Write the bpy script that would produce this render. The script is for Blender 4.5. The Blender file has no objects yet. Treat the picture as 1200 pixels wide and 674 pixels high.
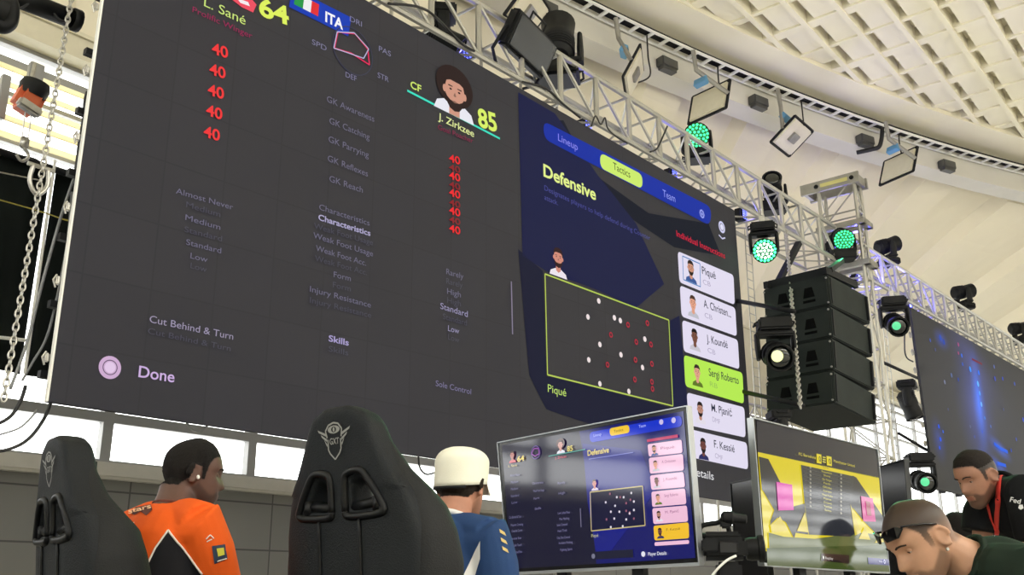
import bpy, bmesh, math, random
import numpy as np
from mathutils import Vector, Matrix
from mathutils.bvhtree import BVHTree
random.seed(7); np.random.seed(7)
S = bpy.context.scene
C = S.collection
# ------------------------------------------------------------------ camera, world, exposure
EX = 0.0                       # exposure (stops)
WORLD = 5.0
CAM = Vector((0, 0, 1.1))
FPX = 1138.856
RIGHT = Vector((0.63237, -0.77462, -0.00782))
UP = Vector((-0.22982, -0.19724, 0.95304))
FWD = Vector((0.73979, 0.60088, 0.30275))
cd = bpy.data.cameras.new('camera'); co = bpy.data.objects.new('camera', cd); C.objects.link(co)
cd.sensor_fit = 'HORIZONTAL'; cd.sensor_width = 36; cd.lens = FPX / 1200 * 36; cd.clip_end = 300; cd.clip_start = 0.05
co.matrix_world = Matrix(((RIGHT.x, UP.x, -FWD.x, CAM.x), (RIGHT.y, UP.y, -FWD.y, CAM.y), (RIGHT.z, UP.z, -FWD.z, CAM.z), (0, 0, 0, 1)))
S.camera = co
w = bpy.data.worlds.new('daylight'); S.world = w; w.use_nodes = True
bg = w.node_tree.nodes['Background']; bg.inputs[0].default_value = (1.0, 0.99, 0.97, 1); bg.inputs[1].default_value = WORLD
S.view_settings.view_transform = 'Standard'; S.view_settings.look = 'None'
S.view_settings.gamma = 1; S.view_settings.use_curve_mapping = False; S.view_settings.exposure = EX
for lx, ly in ((0, -12), (9, -12), (18, -12)):      # unseen fill lights added behind the camera to brighten floor and ceiling
    ld = bpy.data.lights.new('fill_light', 'AREA'); ld.shape = 'RECTANGLE'; ld.size = 7; ld.size_y = 5; ld.energy = 1380; ld.color = (1, .98, .94)
    lo = bpy.data.objects.new('fill_light', ld); C.objects.link(lo); lo.location = (lx, ly, 11.1)
SCR = 2.0 ** (-EX)             # screens are set in display brightness

# ------------------------------------------------------------------ measuring helpers
def ray(px, py):
    return RIGHT * ((px - 600) / FPX) + UP * ((337 - py) / FPX) + FWD
def W(px, py, d): return CAM + ray(px, py) * d
def onY(px, py, Y): r = ray(px, py); return CAM + r * (Y / r.y)
def onZ(px, py, z): r = ray(px, py); return CAM + r * ((z - CAM.z) / r.z)
RH = Vector((RIGHT.x, RIGHT.y, 0)).normalized(); FH = Vector((FWD.x, FWD.y, 0)).normalized(); ZV = Vector((0, 0, 1))
class Plane:
    def __init__(s, o, u, v=ZV):
        s.o = Vector(o); s.u = Vector(u).normalized(); s.n = s.u.cross(Vector(v)).normalized()
        if s.n.dot(s.o - CAM) > 0: s.n = -s.n
        s.v = Vector(v) - s.u * Vector(v).dot(s.u); s.v.normalize()
    def P(s, px, py, off=0.0):
        r = ray(px, py); return CAM + r * ((s.o - CAM).dot(s.n) / r.dot(s.n)) + s.n * off

# ------------------------------------------------------------------ materials
def lin(c): 
    c = c / 255.0
    return c / 12.92 if c <= 0.04045 else ((c + 0.055) / 1.055) ** 2.4
def col(c): return (lin(c[0]), lin(c[1]), lin(c[2]), 1)
def mat(name, c, rough=0.6, metal=0.0, spec=0.5, emit=None, es=1.0, noise=0.0, nscale=8.0, bump=0.0, bscale=60.0):
    m = bpy.data.materials.new(name); m.use_nodes = True
    nt = m.node_tree; b = nt.nodes['Principled BSDF']
    b.inputs['Base Color'].default_value = col(c); b.inputs['Roughness'].default_value = rough
    b.inputs['Metallic'].default_value = metal; b.inputs['Specular IOR Level'].default_value = spec
    if emit is not None:
        b.inputs['Emission Color'].default_value = col(emit); b.inputs['Emission Strength'].default_value = es
    tc = None
    if noise > 0 or bump > 0:
        tc = nt.nodes.new('ShaderNodeTexCoord')
    if noise > 0:
        n = nt.nodes.new('ShaderNodeTexNoise'); n.inputs['Scale'].default_value = nscale; n.inputs['Detail'].default_value = 5
        nt.links.new(tc.outputs['Object'], n.inputs['Vector'])
        r = nt.nodes.new('ShaderNodeValToRGB'); k = col(c)
        r.color_ramp.elements[0].position = .3; r.color_ramp.elements[1].position = .7
        r.color_ramp.elements[0].color = tuple(x * (1 - noise) for x in k[:3]) + (1,)
        r.color_ramp.elements[1].color = tuple(min(1, x * (1 + noise)) for x in k[:3]) + (1,)
        nt.links.new(n.outputs['Fac'], r.inputs['Fac']); nt.links.new(r.outputs['Color'], b.inputs['Base Color'])
    if bump > 0:
        n2 = nt.nodes.new('ShaderNodeTexNoise'); n2.inputs['Scale'].default_value = bscale
        nt.links.new(tc.outputs['Object'], n2.inputs['Vector'])
        bp = nt.nodes.new('ShaderNodeBump'); bp.inputs['Strength'].default_value = bump; bp.inputs['Distance'].default_value = .01
        nt.links.new(n2.outputs['Fac'], bp.inputs['Height']); nt.links.new(bp.outputs['Normal'], b.inputs['Normal'])
    return m
_scr = {}
def scr(c, k=1.0, gloss=False):
    """lit pixels of a display, in display brightness"""
    key = (tuple(c), k, gloss)
    if key not in _scr:
        _scr[key] = mat('lit_screen', (6, 6, 7), 0.07 if gloss else 0.75, 0, 0.8 if gloss else 0.1, c, SCR * k)
    return _scr[key]
def brick_mat(name, c1, c2, bw, rh, mortar=.012, rough=.6, spec=.3, msize=.01, emit=None, es=0):
    m = mat(name, c1, rough, 0, spec, emit, es); nt = m.node_tree; b = nt.nodes['Principled BSDF']
    tc = nt.nodes.new('ShaderNodeTexCoord'); mp = nt.nodes.new('ShaderNodeMapping'); mp.inputs['Rotation'].default_value = (math.pi / 2, 0, 0)
    br = nt.nodes.new('ShaderNodeTexBrick'); br.offset = 0; br.inputs['Scale'].default_value = 1
    br.inputs['Brick Width'].default_value = bw; br.inputs['Row Height'].default_value = rh; br.inputs['Mortar Size'].default_value = msize
    br.inputs['Color1'].default_value = col(c1); br.inputs['Color2'].default_value = tuple(x * .93 for x in col(c1)[:3]) + (1,); br.inputs['Mortar'].default_value = col(c2)
    nt.links.new(tc.outputs['Object'], mp.inputs[0]); nt.links.new(mp.outputs[0], br.inputs[0]); nt.links.new(br.outputs['Color'], b.inputs['Base Color'])
    return m
M = {}
M['ceiling'] = mat('cream_plaster', (238, 232, 210), .9, 0, .1, noise=.03, nscale=.6)
M['roof'] = mat('cream_render', (232, 225, 205), .9, 0, .1, noise=.03, nscale=.5)
M['beam'] = mat('beam_paint', (205, 202, 194), .8, 0, .2, noise=.04, nscale=.9)
M['fascia'] = mat('fascia_paint', (214, 208, 186), .85, 0, .2, noise=.03)
M['wall'] = brick_mat('grey_wall_panel', (112, 112, 108), (70, 70, 68), 1.9, .55, rough=.5)
M['sill'] = mat('sill_paint', (178, 176, 168), .6, noise=.04)
M['frame'] = mat('window_frame_grey', (150, 150, 148), .5, .2)
M['floor'] = mat('hall_floor', (186, 182, 172), .45, noise=.1, nscale=2)
M['stage'] = mat('stage_deck', (52, 52, 54), .6, noise=.15, nscale=5)
M['alu'] = mat('truss_aluminium', (160, 158, 150), .4, .5, .5, noise=.06, nscale=5)
M['alu_dark'] = mat('dull_aluminium', (150, 148, 142), .45, .6, .5, noise=.1, nscale=6)
M['steel'] = mat('galvanised_steel', (176, 174, 168), .35, .8, .5, noise=.12, nscale=30)
M['black'] = mat('black_plastic', (20, 21, 22), .55, 0, .2, noise=.15, nscale=20)
M['blackm'] = mat('black_powder_coat', (26, 27, 29), .6, .0, .2, noise=.15, nscale=14)
M['speaker'] = mat('speaker_paint', (36, 41, 39), .7, 0, .15, noise=.12, nscale=4, bump=.15, bscale=120)
M['speaker_dark'] = mat('speaker_recess', (9, 10, 10), .8, 0, .05)
M['curtain'] = mat('black_drape', (22, 26, 25), .95, 0, .1, noise=.2, nscale=2)
M['cable'] = mat('black_cable', (24, 24, 26), .6)
M['gcable'] = mat('grey_cable', (130, 132, 134), .6)
M['ycable'] = mat('yellow_cable', (170, 158, 70), .6)
M['led_base'] = brick_mat('led_module', (50, 50, 58), (45, 45, 52), .5, .5, rough=.7, spec=.15, msize=.006)
M['led_frame'] = mat('led_cabinet', (34, 34, 36), .6, .2)
M['silver'] = mat('silver_bezel', (170, 174, 178), .3, .7)
M['tvback'] = mat('tv_back', (34, 36, 38), .35, 0, .5)
M['leather'] = mat('black_leather', (25, 28, 31), .6, 0, .2, noise=.12, nscale=6, bump=.25, bscale=220)
M['leather2'] = mat('dark_leather_side', (30, 31, 32), .62, 0, .2, noise=.1, nscale=6, bump=.25, bscale=220)
M['trimp'] = mat('black_trim', (12, 13, 15), .45, 0, .25)
M['emblem'] = mat('silver_thread', (140, 141, 138), .6)
M['white'] = mat('white_paint', (228, 228, 224), .6)
M['blind'] = mat('cream_louvre', (244, 238, 214), .8)
_b = M['blind'].node_tree; _t = _b.nodes.new('ShaderNodeBsdfTranslucent'); _t.inputs[0].default_value = col((244, 238, 210)); _m = _b.nodes.new('ShaderNodeMixShader'); _m.inputs[0].default_value = .6
_b.links.new(_b.nodes['Principled BSDF'].outputs[0], _m.inputs[1]); _b.links.new(_t.outputs[0], _m.inputs[2]); _b.links.new(_m.outputs[0], _b.nodes['Material Output'].inputs[0])
M['orangem'] = mat('orange_motor', (196, 92, 52), .5)
M['blue'] = mat('blue_clamp', (96, 150, 190), .5)
g = bpy.data.materials.new('window_glass'); g.use_nodes = True; nt = g.node_tree; nt.nodes.clear()
o_ = nt.nodes.new('ShaderNodeOutputMaterial'); mx = nt.nodes.new('ShaderNodeMixShader'); tr = nt.nodes.new('ShaderNodeBsdfTransparent'); gl = nt.nodes.new('ShaderNodeBsdfGlossy')
tr.inputs[0].default_value = (.95, .96, .96, 1); gl.inputs['Roughness'].default_value = .05; mx.inputs[0].default_value = .06
nt.links.new(tr.outputs[0], mx.inputs[1]); nt.links.new(gl.outputs[0], mx.inputs[2]); nt.links.new(mx.outputs[0], o_.inputs[0]); M['glass'] = g

# ------------------------------------------------------------------ mesh builder
class MB:
    def __init__(s): s.v = []; s.f = []; s.m = []; s.k = 0
    def add(s, vs, fs, mi=None):
        n = len(s.v); s.v += [Vector(p) for p in vs]
        for f in fs: s.f.append([i + n for i in f]); s.m.append(s.k if mi is None else mi)
        return s
    def box(s, c, d, R=None, bev=0.0):
        x, y, z = d[0] / 2, d[1] / 2, d[2] / 2; c = Vector(c)
        if bev <= 0:
            vs = [Vector((a * x, b * y, e * z)) for a in (-1, 1) for b in (-1, 1) for e in (-1, 1)]
            fs = [(0, 1, 3, 2), (4, 6, 7, 5), (0, 4, 5, 1), (2, 3, 7, 6), (0, 2, 6, 4), (1, 5, 7, 3)]
        else:
            bm = bmesh.new(); bmesh.ops.create_cube(bm, size=1)
            for q in bm.verts: q.co = Vector((q.co.x * d[0], q.co.y * d[1], q.co.z * d[2]))
            bmesh.ops.bevel(bm, geom=bm.edges[:], offset=bev, segments=2, affect='EDGES')
            bm.verts.index_update(); vs = [q.co.copy() for q in bm.verts]; fs = [[q.index for q in f.verts] for f in bm.faces]; bm.free()
        if R is not None: vs = [R @ p for p in vs]
        return s.add([p + c for p in vs], fs)
    def bar(s, a, b, wx, wz, up=ZV):
        a = Vector(a); b = Vector(b); y = (b - a); L = y.length; y.normalize(); x = y.cross(Vector(up))
        if x.length < 1e-4: x = y.cross(Vector((1, 0, 0)))
        x.normalize(); z = x.cross(y); R = Matrix((x, y, z)).transposed()
        return s.box((a + b) / 2, (wx, L, wz), R)
    def tube(s, pts, r, seg=8, caps=True, rb=None, side=None):
        pts = [Vector(p) for p in pts]; n = len(pts)
        rs = list(r) if hasattr(r, '__len__') else [r] * n
        rbs = rs if rb is None else list(rb)
        vs = []; fs = []; prev = None
        for i in range(n):
            t = (pts[min(i + 1, n - 1)] - pts[max(i - 1, 0)]).normalized()
            if side is not None: x = Vector(side) - t * Vector(side).dot(t)
            elif prev is None:
                x = t.cross(Vector((0, 0, 1)));
                if x.length < 1e-3: x = t.cross(Vector((1, 0, 0)))
            else: x = prev - t * prev.dot(t)
            x.normalize(); prev = x; y = t.cross(x)
            for k in range(seg):
                a = 2 * math.pi * k / seg; vs.append(pts[i] + x * (math.cos(a) * rs[i]) + y * (math.sin(a) * rbs[i]))
        for i in range(n - 1):
            for k in range(seg):
                a = i * seg + k; b = i * seg + (k + 1) % seg; fs.append((a, b, b + seg, a + seg))
        if caps: fs.append(tuple(reversed(range(seg)))); fs.append(tuple((n - 1) * seg + k for k in range(seg)))
        return s.add(vs, fs)
    def lathe(s, o, axis, prof, seg=20):
        o = Vector(o); ax = Vector(axis).normalized()
        return s.tube([o + ax * h for h, r in prof], [max(r, 1e-4) for h, r in prof], seg) if True else s
    def revolve(s, o, axis, prof, seg=20):
        o = Vector(o); t = Vector(axis).normalized(); x = t.cross(Vector((0, 0, 1)))
        if x.length < 1e-3: x = t.cross(Vector((1, 0, 0)))
        x.normalize(); y = t.cross(x); vs = []; fs = []; n = len(prof)
        for h, r in prof:
            for k in range(seg):
                a = 2 * math.pi * k / seg; vs.append(o + t * h + (x * math.cos(a) + y * math.sin(a)) * max(r, 1e-4))
        for i in range(n - 1):
            for k in range(seg):
                a = i * seg + k; b = i * seg + (k + 1) % seg; fs.append((a, b, b + seg, a + seg))
        fs.append(tuple(reversed(range(seg)))); fs.append(tuple((n - 1) * seg + k for k in range(seg)))
        return s.add(vs, fs)
    def ell(s, c, r, R=None, nu=16, nv=10):
        c = Vector(c); vs = []; fs = []
        for j in range(nv + 1):
            ph = math.pi * j / nv
            for i in range(nu):
                th = 2 * math.pi * i / nu
                p = Vector((r[0] * math.sin(ph + 1e-4) * math.cos(th), r[1] * math.sin(ph + 1e-4) * math.sin(th), r[2] * math.cos(ph)))
                vs.append(c + (R @ p if R is not None else p))
        for j in range(nv):
            for i in range(nu):
                a = j * nu + i; b = j * nu + (i + 1) % nu; fs.append((a, a + nu, b + nu, b))
        return s.add(vs, fs)
    def poly(s, pts): return s.add(pts, [tuple(range(len(pts)))])
    def build(s, name, mats, parent=None, smooth=False, world=True, split=False):
        me = bpy.data.meshes.new(name)
        vs = s.v
        if parent is not None and world:
            inv = TM[root_of(parent).name].inverted(); vs = [inv @ p for p in vs]
        me.from_pydata([tuple(p) for p in vs], [], s.f)
        mats = mats if isinstance(mats, (list, tuple)) else [mats]
        for m in mats: me.materials.append(m)
        if len(mats) > 1: me.polygons.foreach_set('material_index', s.m)
        if smooth:
            me.polygons.foreach_set('use_smooth', [True] * len(me.polygons))
            if split: me.set_sharp_from_angle(angle=math.radians(40))
        me.update()
        ob = bpy.data.objects.new(name, me); C.objects.link(ob)
        if parent is not None: ob.parent = parent
        return ob
TM = {}
def root_of(o):
    while o.parent is not None: o = o.parent
    return o
def thing(name, label, cat, loc=(0, 0, 0), rot=None, group=None):
    o = bpy.data.objects.new(name, None); C.objects.link(o); o.empty_display_size = .1
    Mx = Matrix.Translation(Vector(loc)) @ (rot.to_4x4() if rot is not None else Matrix.Identity(4))
    o.matrix_world = Mx; TM[o.name] = Mx
    o['label'] = label; o['category'] = cat
    if group: o['group'] = group
    return o
def struct(o): o['kind'] = 'structure'; return o
def single(mb, name, mats, label, cat, group=None, smooth=False, kind=None):
    """a thing that is one mesh; its origin goes to its base"""
    xs = [p.x for p in mb.v]; ys = [p.y for p in mb.v]; zs = [p.z for p in mb.v]
    o0 = Vector(((min(xs) + max(xs)) / 2, (min(ys) + max(ys)) / 2, min(zs)))
    mb.v = [p - o0 for p in mb.v]
    ob = mb.build(name, mats, None, smooth); ob.location = o0; TM[ob.name] = Matrix.Translation(o0)
    ob['label'] = label; ob['category'] = cat
    if group: ob['group'] = group
    if kind: ob['kind'] = kind
    return ob
def spline(pts, n=8):
    pts = [Vector(p) for p in pts]; out = []
    for i in range(len(pts) - 1):
        p0 = pts[max(i - 1, 0)]; p1 = pts[i]; p2 = pts[i + 1]; p3 = pts[min(i + 2, len(pts) - 1)]
        for k in range(n):
            t = k / n
            out.append(.5 * ((2 * p1) + (p2 - p0) * t + (2 * p0 - 5 * p1 + 4 * p2 - p3) * t * t + (3 * p1 - p0 - 3 * p2 + p3) * t ** 3))
    out.append(pts[-1]); return out
# ------------------------------------------------------------------ flat writing and marks on a plane
_txt = {}
def text_geo(body, bold=0.0):
    key = (body, bold)
    if key not in _txt:
        cu = bpy.data.curves.new('t', 'FONT'); cu.body = body; cu.size = 1; cu.resolution_u = 4; cu.offset = bold
        ob = bpy.data.objects.new('t', cu); me = bpy.data.meshes.new_from_object(ob)
        vs = [v.co.copy() for v in me.vertices]; fs = [tuple(p.vertices) for p in me.polygons]
        x0 = min(v.x for v in vs); x1 = max(v.x for v in vs)
        _txt[key] = ([Vector((v.x - x0, v.y, 0)) for v in vs], fs, x1 - x0)
        bpy.data.objects.remove(ob); bpy.data.curves.remove(cu); bpy.data.meshes.remove(me)
    return _txt[key]
CAPH = max(v.y for v in text_geo('E')[0])
def put_text(pl, body, a, b, h, m, parent, off=.012, bold=0.0, name='text', mb=None):
    A = pl.P(*a); B = pl.P(*b); u = (B - A); L = u.length; u.normalize(); v = pl.n.cross(u)
    if v.z < 0: v = -v
    mid = ((a[0] + b[0]) / 2, (a[1] + b[1]) / 2); H = (pl.P(mid[0], mid[1] - h) - pl.P(*mid)).dot(v)
    vs, fs, wd = text_geo(body, bold)
    q = mb or MB(); q.add([A + u * (p.x * L / wd) + v * (p.y * H / CAPH) + pl.n * off for p in vs], fs)
    return q if mb else q.build(name, m, parent)
def put_poly(pl, pts, m, parent, name, off=.008, mb=None):
    q = mb or MB(); q.poly([pl.P(p[0], p[1], off) for p in pts])
    return q if mb else q.build(name, m, parent)
def put_line(pl, pts, th, m, parent, name, off=.008, mb=None):
    q = mb or MB()
    P = [pl.P(p[0], p[1], off) for p in pts]
    for i in range(len(P) - 1):
        d = (P[i + 1] - P[i]).normalized(); s = pl.n.cross(d)
        sc = ((P[i] + P[i + 1]) / 2 - CAM).dot(FWD) / FPX * th / 2
        q.poly([P[i] - s * sc, P[i + 1] - s * sc, P[i + 1] + s * sc, P[i] + s * sc])
    return q if mb else q.build(name, m, parent)
def put_disc(pl, c, r, m, parent, name, off=.01, inner=0.0, mb=None, seg=28, sx=1.0):
    q = mb or MB(); o = pl.P(c[0], c[1], off); R = (pl.P(c[0], c[1] - r, off) - o).length
    out = [o + (pl.u * (math.cos(2 * math.pi * k / seg) * sx) + pl.v * math.sin(2 * math.pi * k / seg)) * R for k in range(seg)]
    if inner <= 0: q.poly(out)
    else:
        inn = [o + (p - o) * inner for p in out]
        for k in range(seg): q.poly([out[k], out[(k + 1) % seg], inn[(k + 1) % seg], inn[k]])
    return q if mb else q.build(name, m, parent)
def put_round(pl, pts, rad, m, parent, name, off=.008, n=6):
    """rounded quadrilateral given by its four corners (TL, TR, BR, BL)"""
    P = [pl.P(p[0], p[1], off) for p in pts]; out = []
    for i in range(4):
        p = P[i]; a = P[i - 1] - p; b = P[(i + 1) % 4] - p; ra = min(rad, a.length * .49, b.length * .49)
        A = p + a.normalized() * ra; B = p + b.normalized() * ra
        for k in range(n + 1):
            t = k / n; out.append(A * (1 - t) ** 2 + p * 2 * t * (1 - t) + B * t * t)
    return MB().poly(out).build(name, m, parent)
def portrait(pl, c, h, skin, hair, shirt, parent, off=.014, big=0.0, beard=False, k=1.0, gloss=False, drop=0.0):
    """a small on-screen head-and-shoulders picture, flat as shown"""
    q = MB(); o = pl.P(c[0], c[1]); H = (pl.P(c[0], c[1] - h) - o).length
    def e(cx, cy, rx, ry, mi, of, a0=0, a1=2 * math.pi, n=24):
        q.k = mi; cy -= drop; q.poly([o + pl.u * (cx + rx * math.cos(a0 + (a1 - a0) * t / n)) * H + pl.v * (cy + ry * math.sin(a0 + (a1 - a0) * t / n)) * H + pl.n * (off + of) for t in range(n)])
    def g_(pts, mi, of): q.k = mi; q.poly([o + pl.u * x * H + pl.v * max(-.5, y - drop * (mi != 2)) * H + pl.n * (off + of) for x, y in pts])
    g_([(-.42, -.5), (-.36, -.36), (-.14, -.26), (.14, -.26), (.36, -.36), (.42, -.5)], 2, 0)
    g_([(-.11, -.32), (-.11, -.1), (.11, -.1), (.11, -.32), (0, -.38)], 0, .001)
    if big: e(0, .18, .33 + big, .3 + big * .6, 1, .0015)
    e(-.215, .08, .035, .06, 0, .002); e(.215, .08, .035, .06, 0, .002)
    e(0, .08, .205, .29, 0, .0025)
    if beard: g_([(-.2, .03), (-.16, -.03), (-.09, -.07), (.09, -.07), (.16, -.03), (.2, .03), (.18, -.1), (.1, -.2), (0, -.23), (-.1, -.2), (-.18, -.1)], 1, .003)
    g_([(-.215, .13), (-.19, .22), (-.1, .26), (.1, .26), (.19, .22), (.215, .13), (.22, .28), (.14, .39), (0, .42), (-.14, .39), (-.22, .28)], 1, .0035)
    for s in (-1, 1): g_([(s * .14, .15), (s * .05, .155), (s * .05, .17), (s * .14, .172)], 1, .004); e(s * .09, .11, .028, .016, 1, .004, n=10)
    g_([(-.03, .02), (0, .08), (.03, .02), (0, .005)], 3, .004); g_([(-.07, -.075), (0, -.06), (.07, -.075), (0, -.095)], 3, .0045)
    dk = tuple(int(x * .68) for x in skin)
    return q.build('player_portrait', [scr(skin, k, gloss), scr(hair, k, gloss), scr(shirt, k, gloss), scr(dk, k, gloss)], parent)
# ================================================================== the setting
ZB = 1.1
RC = Vector((1.2, -46.5)); RR = 56.2          # the round rim of the dome
def rim_y(x, r=RR): 
    k = r * r - (x - RC.x) ** 2
    return RC.y + math.sqrt(k) if k > 0 else None
X0, X1, Y0, YB = -9.0, 45.5, -15.0, 10.0
q = MB(); q.box(((X0 + X1) / 2, (Y0 + YB) / 2, -.1), (X1 - X0 + .6, YB - Y0 + .6, .2)); struct(q.build('floor', M['floor']))
q = MB(); q.box((.2, 3.45, .12), (6.6, 3.9, .24)); struct(q.build('trim_1', M['stage']))
# back wall below the windows, its sill
q = MB(); q.box(((X0 + X1) / 2, YB + .15, 1.175), (X1 - X0 + .6, .3, 2.35)); struct(q.build('wall_back', M['wall']))
q = MB(); q.box(((X0 + X1) / 2, YB + .05, 2.42), (X1 - X0, .34, .14)); q.box(((X0 + X1) / 2, YB - .03, 2.335), (X1 - X0, .12, .03)); struct(q.build('trim_2', M['sill']))
# window bays of the back wall
wn = 0
posts = [5.42 + 1.9 * k for k in range(-8, 22)]
def window(n, a, b, z0, z1, trans, axis='x', t=.1, pos=YB + .15, vert=()):
    """one window: frame with transoms, pane as its own child"""
    f = MB()
    def bx(c0, c1, za, zb):
        if axis == 'x': f.box(((c0 + c1) / 2, pos, (za + zb) / 2), (c1 - c0, t, zb - za))
        else: f.box((pos, (c0 + c1) / 2, (za + zb) / 2), (t, c1 - c0, zb - za))
    bx(a, a + .06, z0, z1); bx(b - .06, b, z0, z1); bx(a + .06, b - .06, z0, z0 + .05); bx(a + .06, b - .06, z1 - .05, z1)
    for (z, h) in trans: bx(a + .06, b - .06, z - h / 2, z + h / 2)
    for x in vert: bx(x - .02, x + .02, z0, z1)
    ob = struct(f.build('window_%d' % n, M['frame']))
    p = MB()
    if axis == 'x': p.box(((a + b) / 2, pos + .01, (z0 + z1) / 2), (b - a - .1, .008, z1 - z0 - .08))
    else: p.box((pos, (a + b) / 2, (z0 + z1) / 2), (.008, b - a - .1, z1 - z0 - .08))
    TM[ob.name] = Matrix.Identity(4)
    p.build('pane', M['glass'], ob); return ob
for i in range(len(posts) - 1):
    wn += 1
    window(wn, posts[i], posts[i + 1], 2.49, 6.93, [(3.0, .11), (5.8, .08), (6.32, .05), (6.69, .09)])
# fascia above the windows, sloping roof up to the round rim
q = MB(); q.box(((X0 + X1) / 2, YB + .12, 7.08), (X1 - X0 + .6, .5, .3)); q.box(((X0 + X1) / 2, YB - .14, 7.21), (X1 - X0 + .6, .06, .05)); struct(q.build('trim_3', M['fascia']))
ZR = ZB + 10.3
q = MB(); xs = np.linspace(-14, 47, 123); pa = []
def roof_pt(x, t):      # t = 0 at the wall, 1 at the rim
    y = rim_y(min(x, 47.5), RR + .5)
    lift = .35 * math.sin(math.pi * t)
    return Vector((x, YB + .2 + (y - YB - .2) * t, 7.2 + (ZR + .05 - 7.2) * t + lift))
nT = 8
for x in xs:
    for k in range(nT + 1): pa.append(roof_pt(x, k / nT))
fs = []
for i in range(len(xs) - 1):
    for k in range(nT): a = i * (nT + 1) + k; fs.append((a, a + nT + 1, a + nT + 2, a + 1))
q.add(pa, fs)
for xr in np.arange(-10.7, 46, 2.9):        # broad ribs of the folded roof
    A = []; 
    for k in range(nT + 1):
        t = .03 + .86 * k / nT
        for s in (-.66, -.5, .5, .66):
            p = roof_pt(xr + s, t); d = Vector((0, -(ZR - 7.2), -(YB - rim_y(min(xr, 46), RR)) )).normalized() if False else Vector((0, -.45, -.9)).normalized()
            A.append(p + d * (.30 if abs(s) < .6 else -.02))
    F = []
    for k in range(nT):
        for j in range(3): a = k * 4 + j; F.append((a, a + 4, a + 5, a + 1))
    F.append((nT * 4, nT * 4 + 1, nT * 4 + 2, nT * 4 + 3)); F.append((3, 2, 1, 0))
    q.add(A, F)
struct(q.build('trim_4', M['roof']))
# ring beam
def arc(r0, r1, z0, z1, a0, a1, n, mb):
    vs = []; fs = []
    for i in range(n + 1):
        a = a0 + (a1 - a0) * i / n; c, s_ = math.cos(a), math.sin(a)
        for (r, z) in ((r0, z0), (r1, z0), (r1, z1), (r0, z1)): vs.append((RC.x + r * c, RC.y + r * s_, z))
    for i in range(n):
        for j in range(4): a = i * 4 + j; b = i * 4 + (j + 1) % 4; fs.append((a, b, b + 4, a + 4))
    fs.append((3, 2, 1, 0)); fs.append((n * 4, n * 4 + 1, n * 4 + 2, n * 4 + 3)); mb.add(vs, fs)
A0, A1 = math.radians(30), math.radians(106)
q = MB(); arc(RR, RR + .5, ZB + 9.5, ZR, A0, A1, 90, q); struct(q.build('trim_5', M['beam']))
# coffered ceiling: slab, plain margin, ribs both ways
q = MB(); RZ = ZR + .32; RI = RR - .7
q.box(((X0 + X1) / 2, (Y0 + YB) / 2, RZ + .1), (X1 - X0 + 1, YB - Y0 + 1, .2))
arc(RR - 1.0, RR + .45, ZR - .02, RZ, A0, A1, 90, q)
def chord(y, r=RI):
    h = r * r - (y - RC.y) ** 2
    return math.sqrt(h) if h > 0 else 0
yk = 5.08 - .695 * 29
while yk < 9.6:      # long panels and ribs, with a deep open slot between them
    h = chord(yk)
    if h > 0:
        a = max(X0, RC.x - h); b = min(X1, RC.x + h)
        q.box(((a + b) / 2, yk + .03, ZR + .16), (b - a, .10, .32))
        q.box(((a + b) / 2, yk - .385, ZR + .20), (b - a, .45, .24))
    yk += .695
xk = 18.15 - 1.985 * 14
while xk < X1:
    for (x, wd) in ((xk, .24), (xk - .99, .09)):
        h = RI * RI - (x - RC.x) ** 2
        if h > 0 and x > X0 and x < X1:
            top = RC.y + math.sqrt(h)
            q.box((x, (Y0 + top) / 2, ZR + .18), (wd, top - Y0, .28))
    xk += 1.985
struct(q.build('ceiling', M['ceiling']))
# unseen walls; upper windows added for more daylight, lower ones stand in the screens' gloss
q = MB(); q.box((X0 - .15, (Y0 + YB) / 2, 1.3), (.3, YB - Y0, 2.6)); q.box((X0 - .15, (Y0 + YB) / 2, 5.2), (.3, YB - Y0, 3.6)); struct(q.build('wall_left', M['fascia']))
for (a, b) in [(Y0 + i * 5.0, Y0 + (i + 1) * 5.0) for i in range(5)]:
    wn += 1; window(wn, a, b, 2.6, 3.4, [], 'y', pos=X0 - .15, vert=(a + 2.5,))
    wn += 1; window(wn, a, b, 7.0, ZR, [], 'y', pos=X0 - .15, vert=(a + 2.5,))
q = MB(); q.box(((X0 + X1) / 2, Y0 - .15, 1.1), (X1 - X0, .3, 2.2)); q.box(((X0 + X1) / 2, Y0 - .15, (4.9 + ZR) / 2), (X1 - X0, .3, ZR - 4.9)); struct(q.build('wall_rear', M['fascia']))
for i in range(9):
    a = X0 + i * 6.05; b = a + 6.05
    wn += 1; window(wn, a, b, 2.2, 4.9, [(2.2 + .45 * j, .2) for j in range(1, 6)], 'x', pos=Y0 - .15, vert=(a + 2, a + 4))
q = MB(); q.box((X1 + .15, (Y0 + YB) / 2, 2.5), (.3, YB - Y0, 5.0)); struct(q.build('wall_right', M['fascia']))
for (a, b) in [(Y0 + i * 5.0, Y0 + (i + 1) * 5.0) for i in range(5)]:
    wn += 1; window(wn, a, b, 5.0, ZR, [(8, .1)], 'y', pos=X1 + .15, vert=(a + 2.5,))
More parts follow.
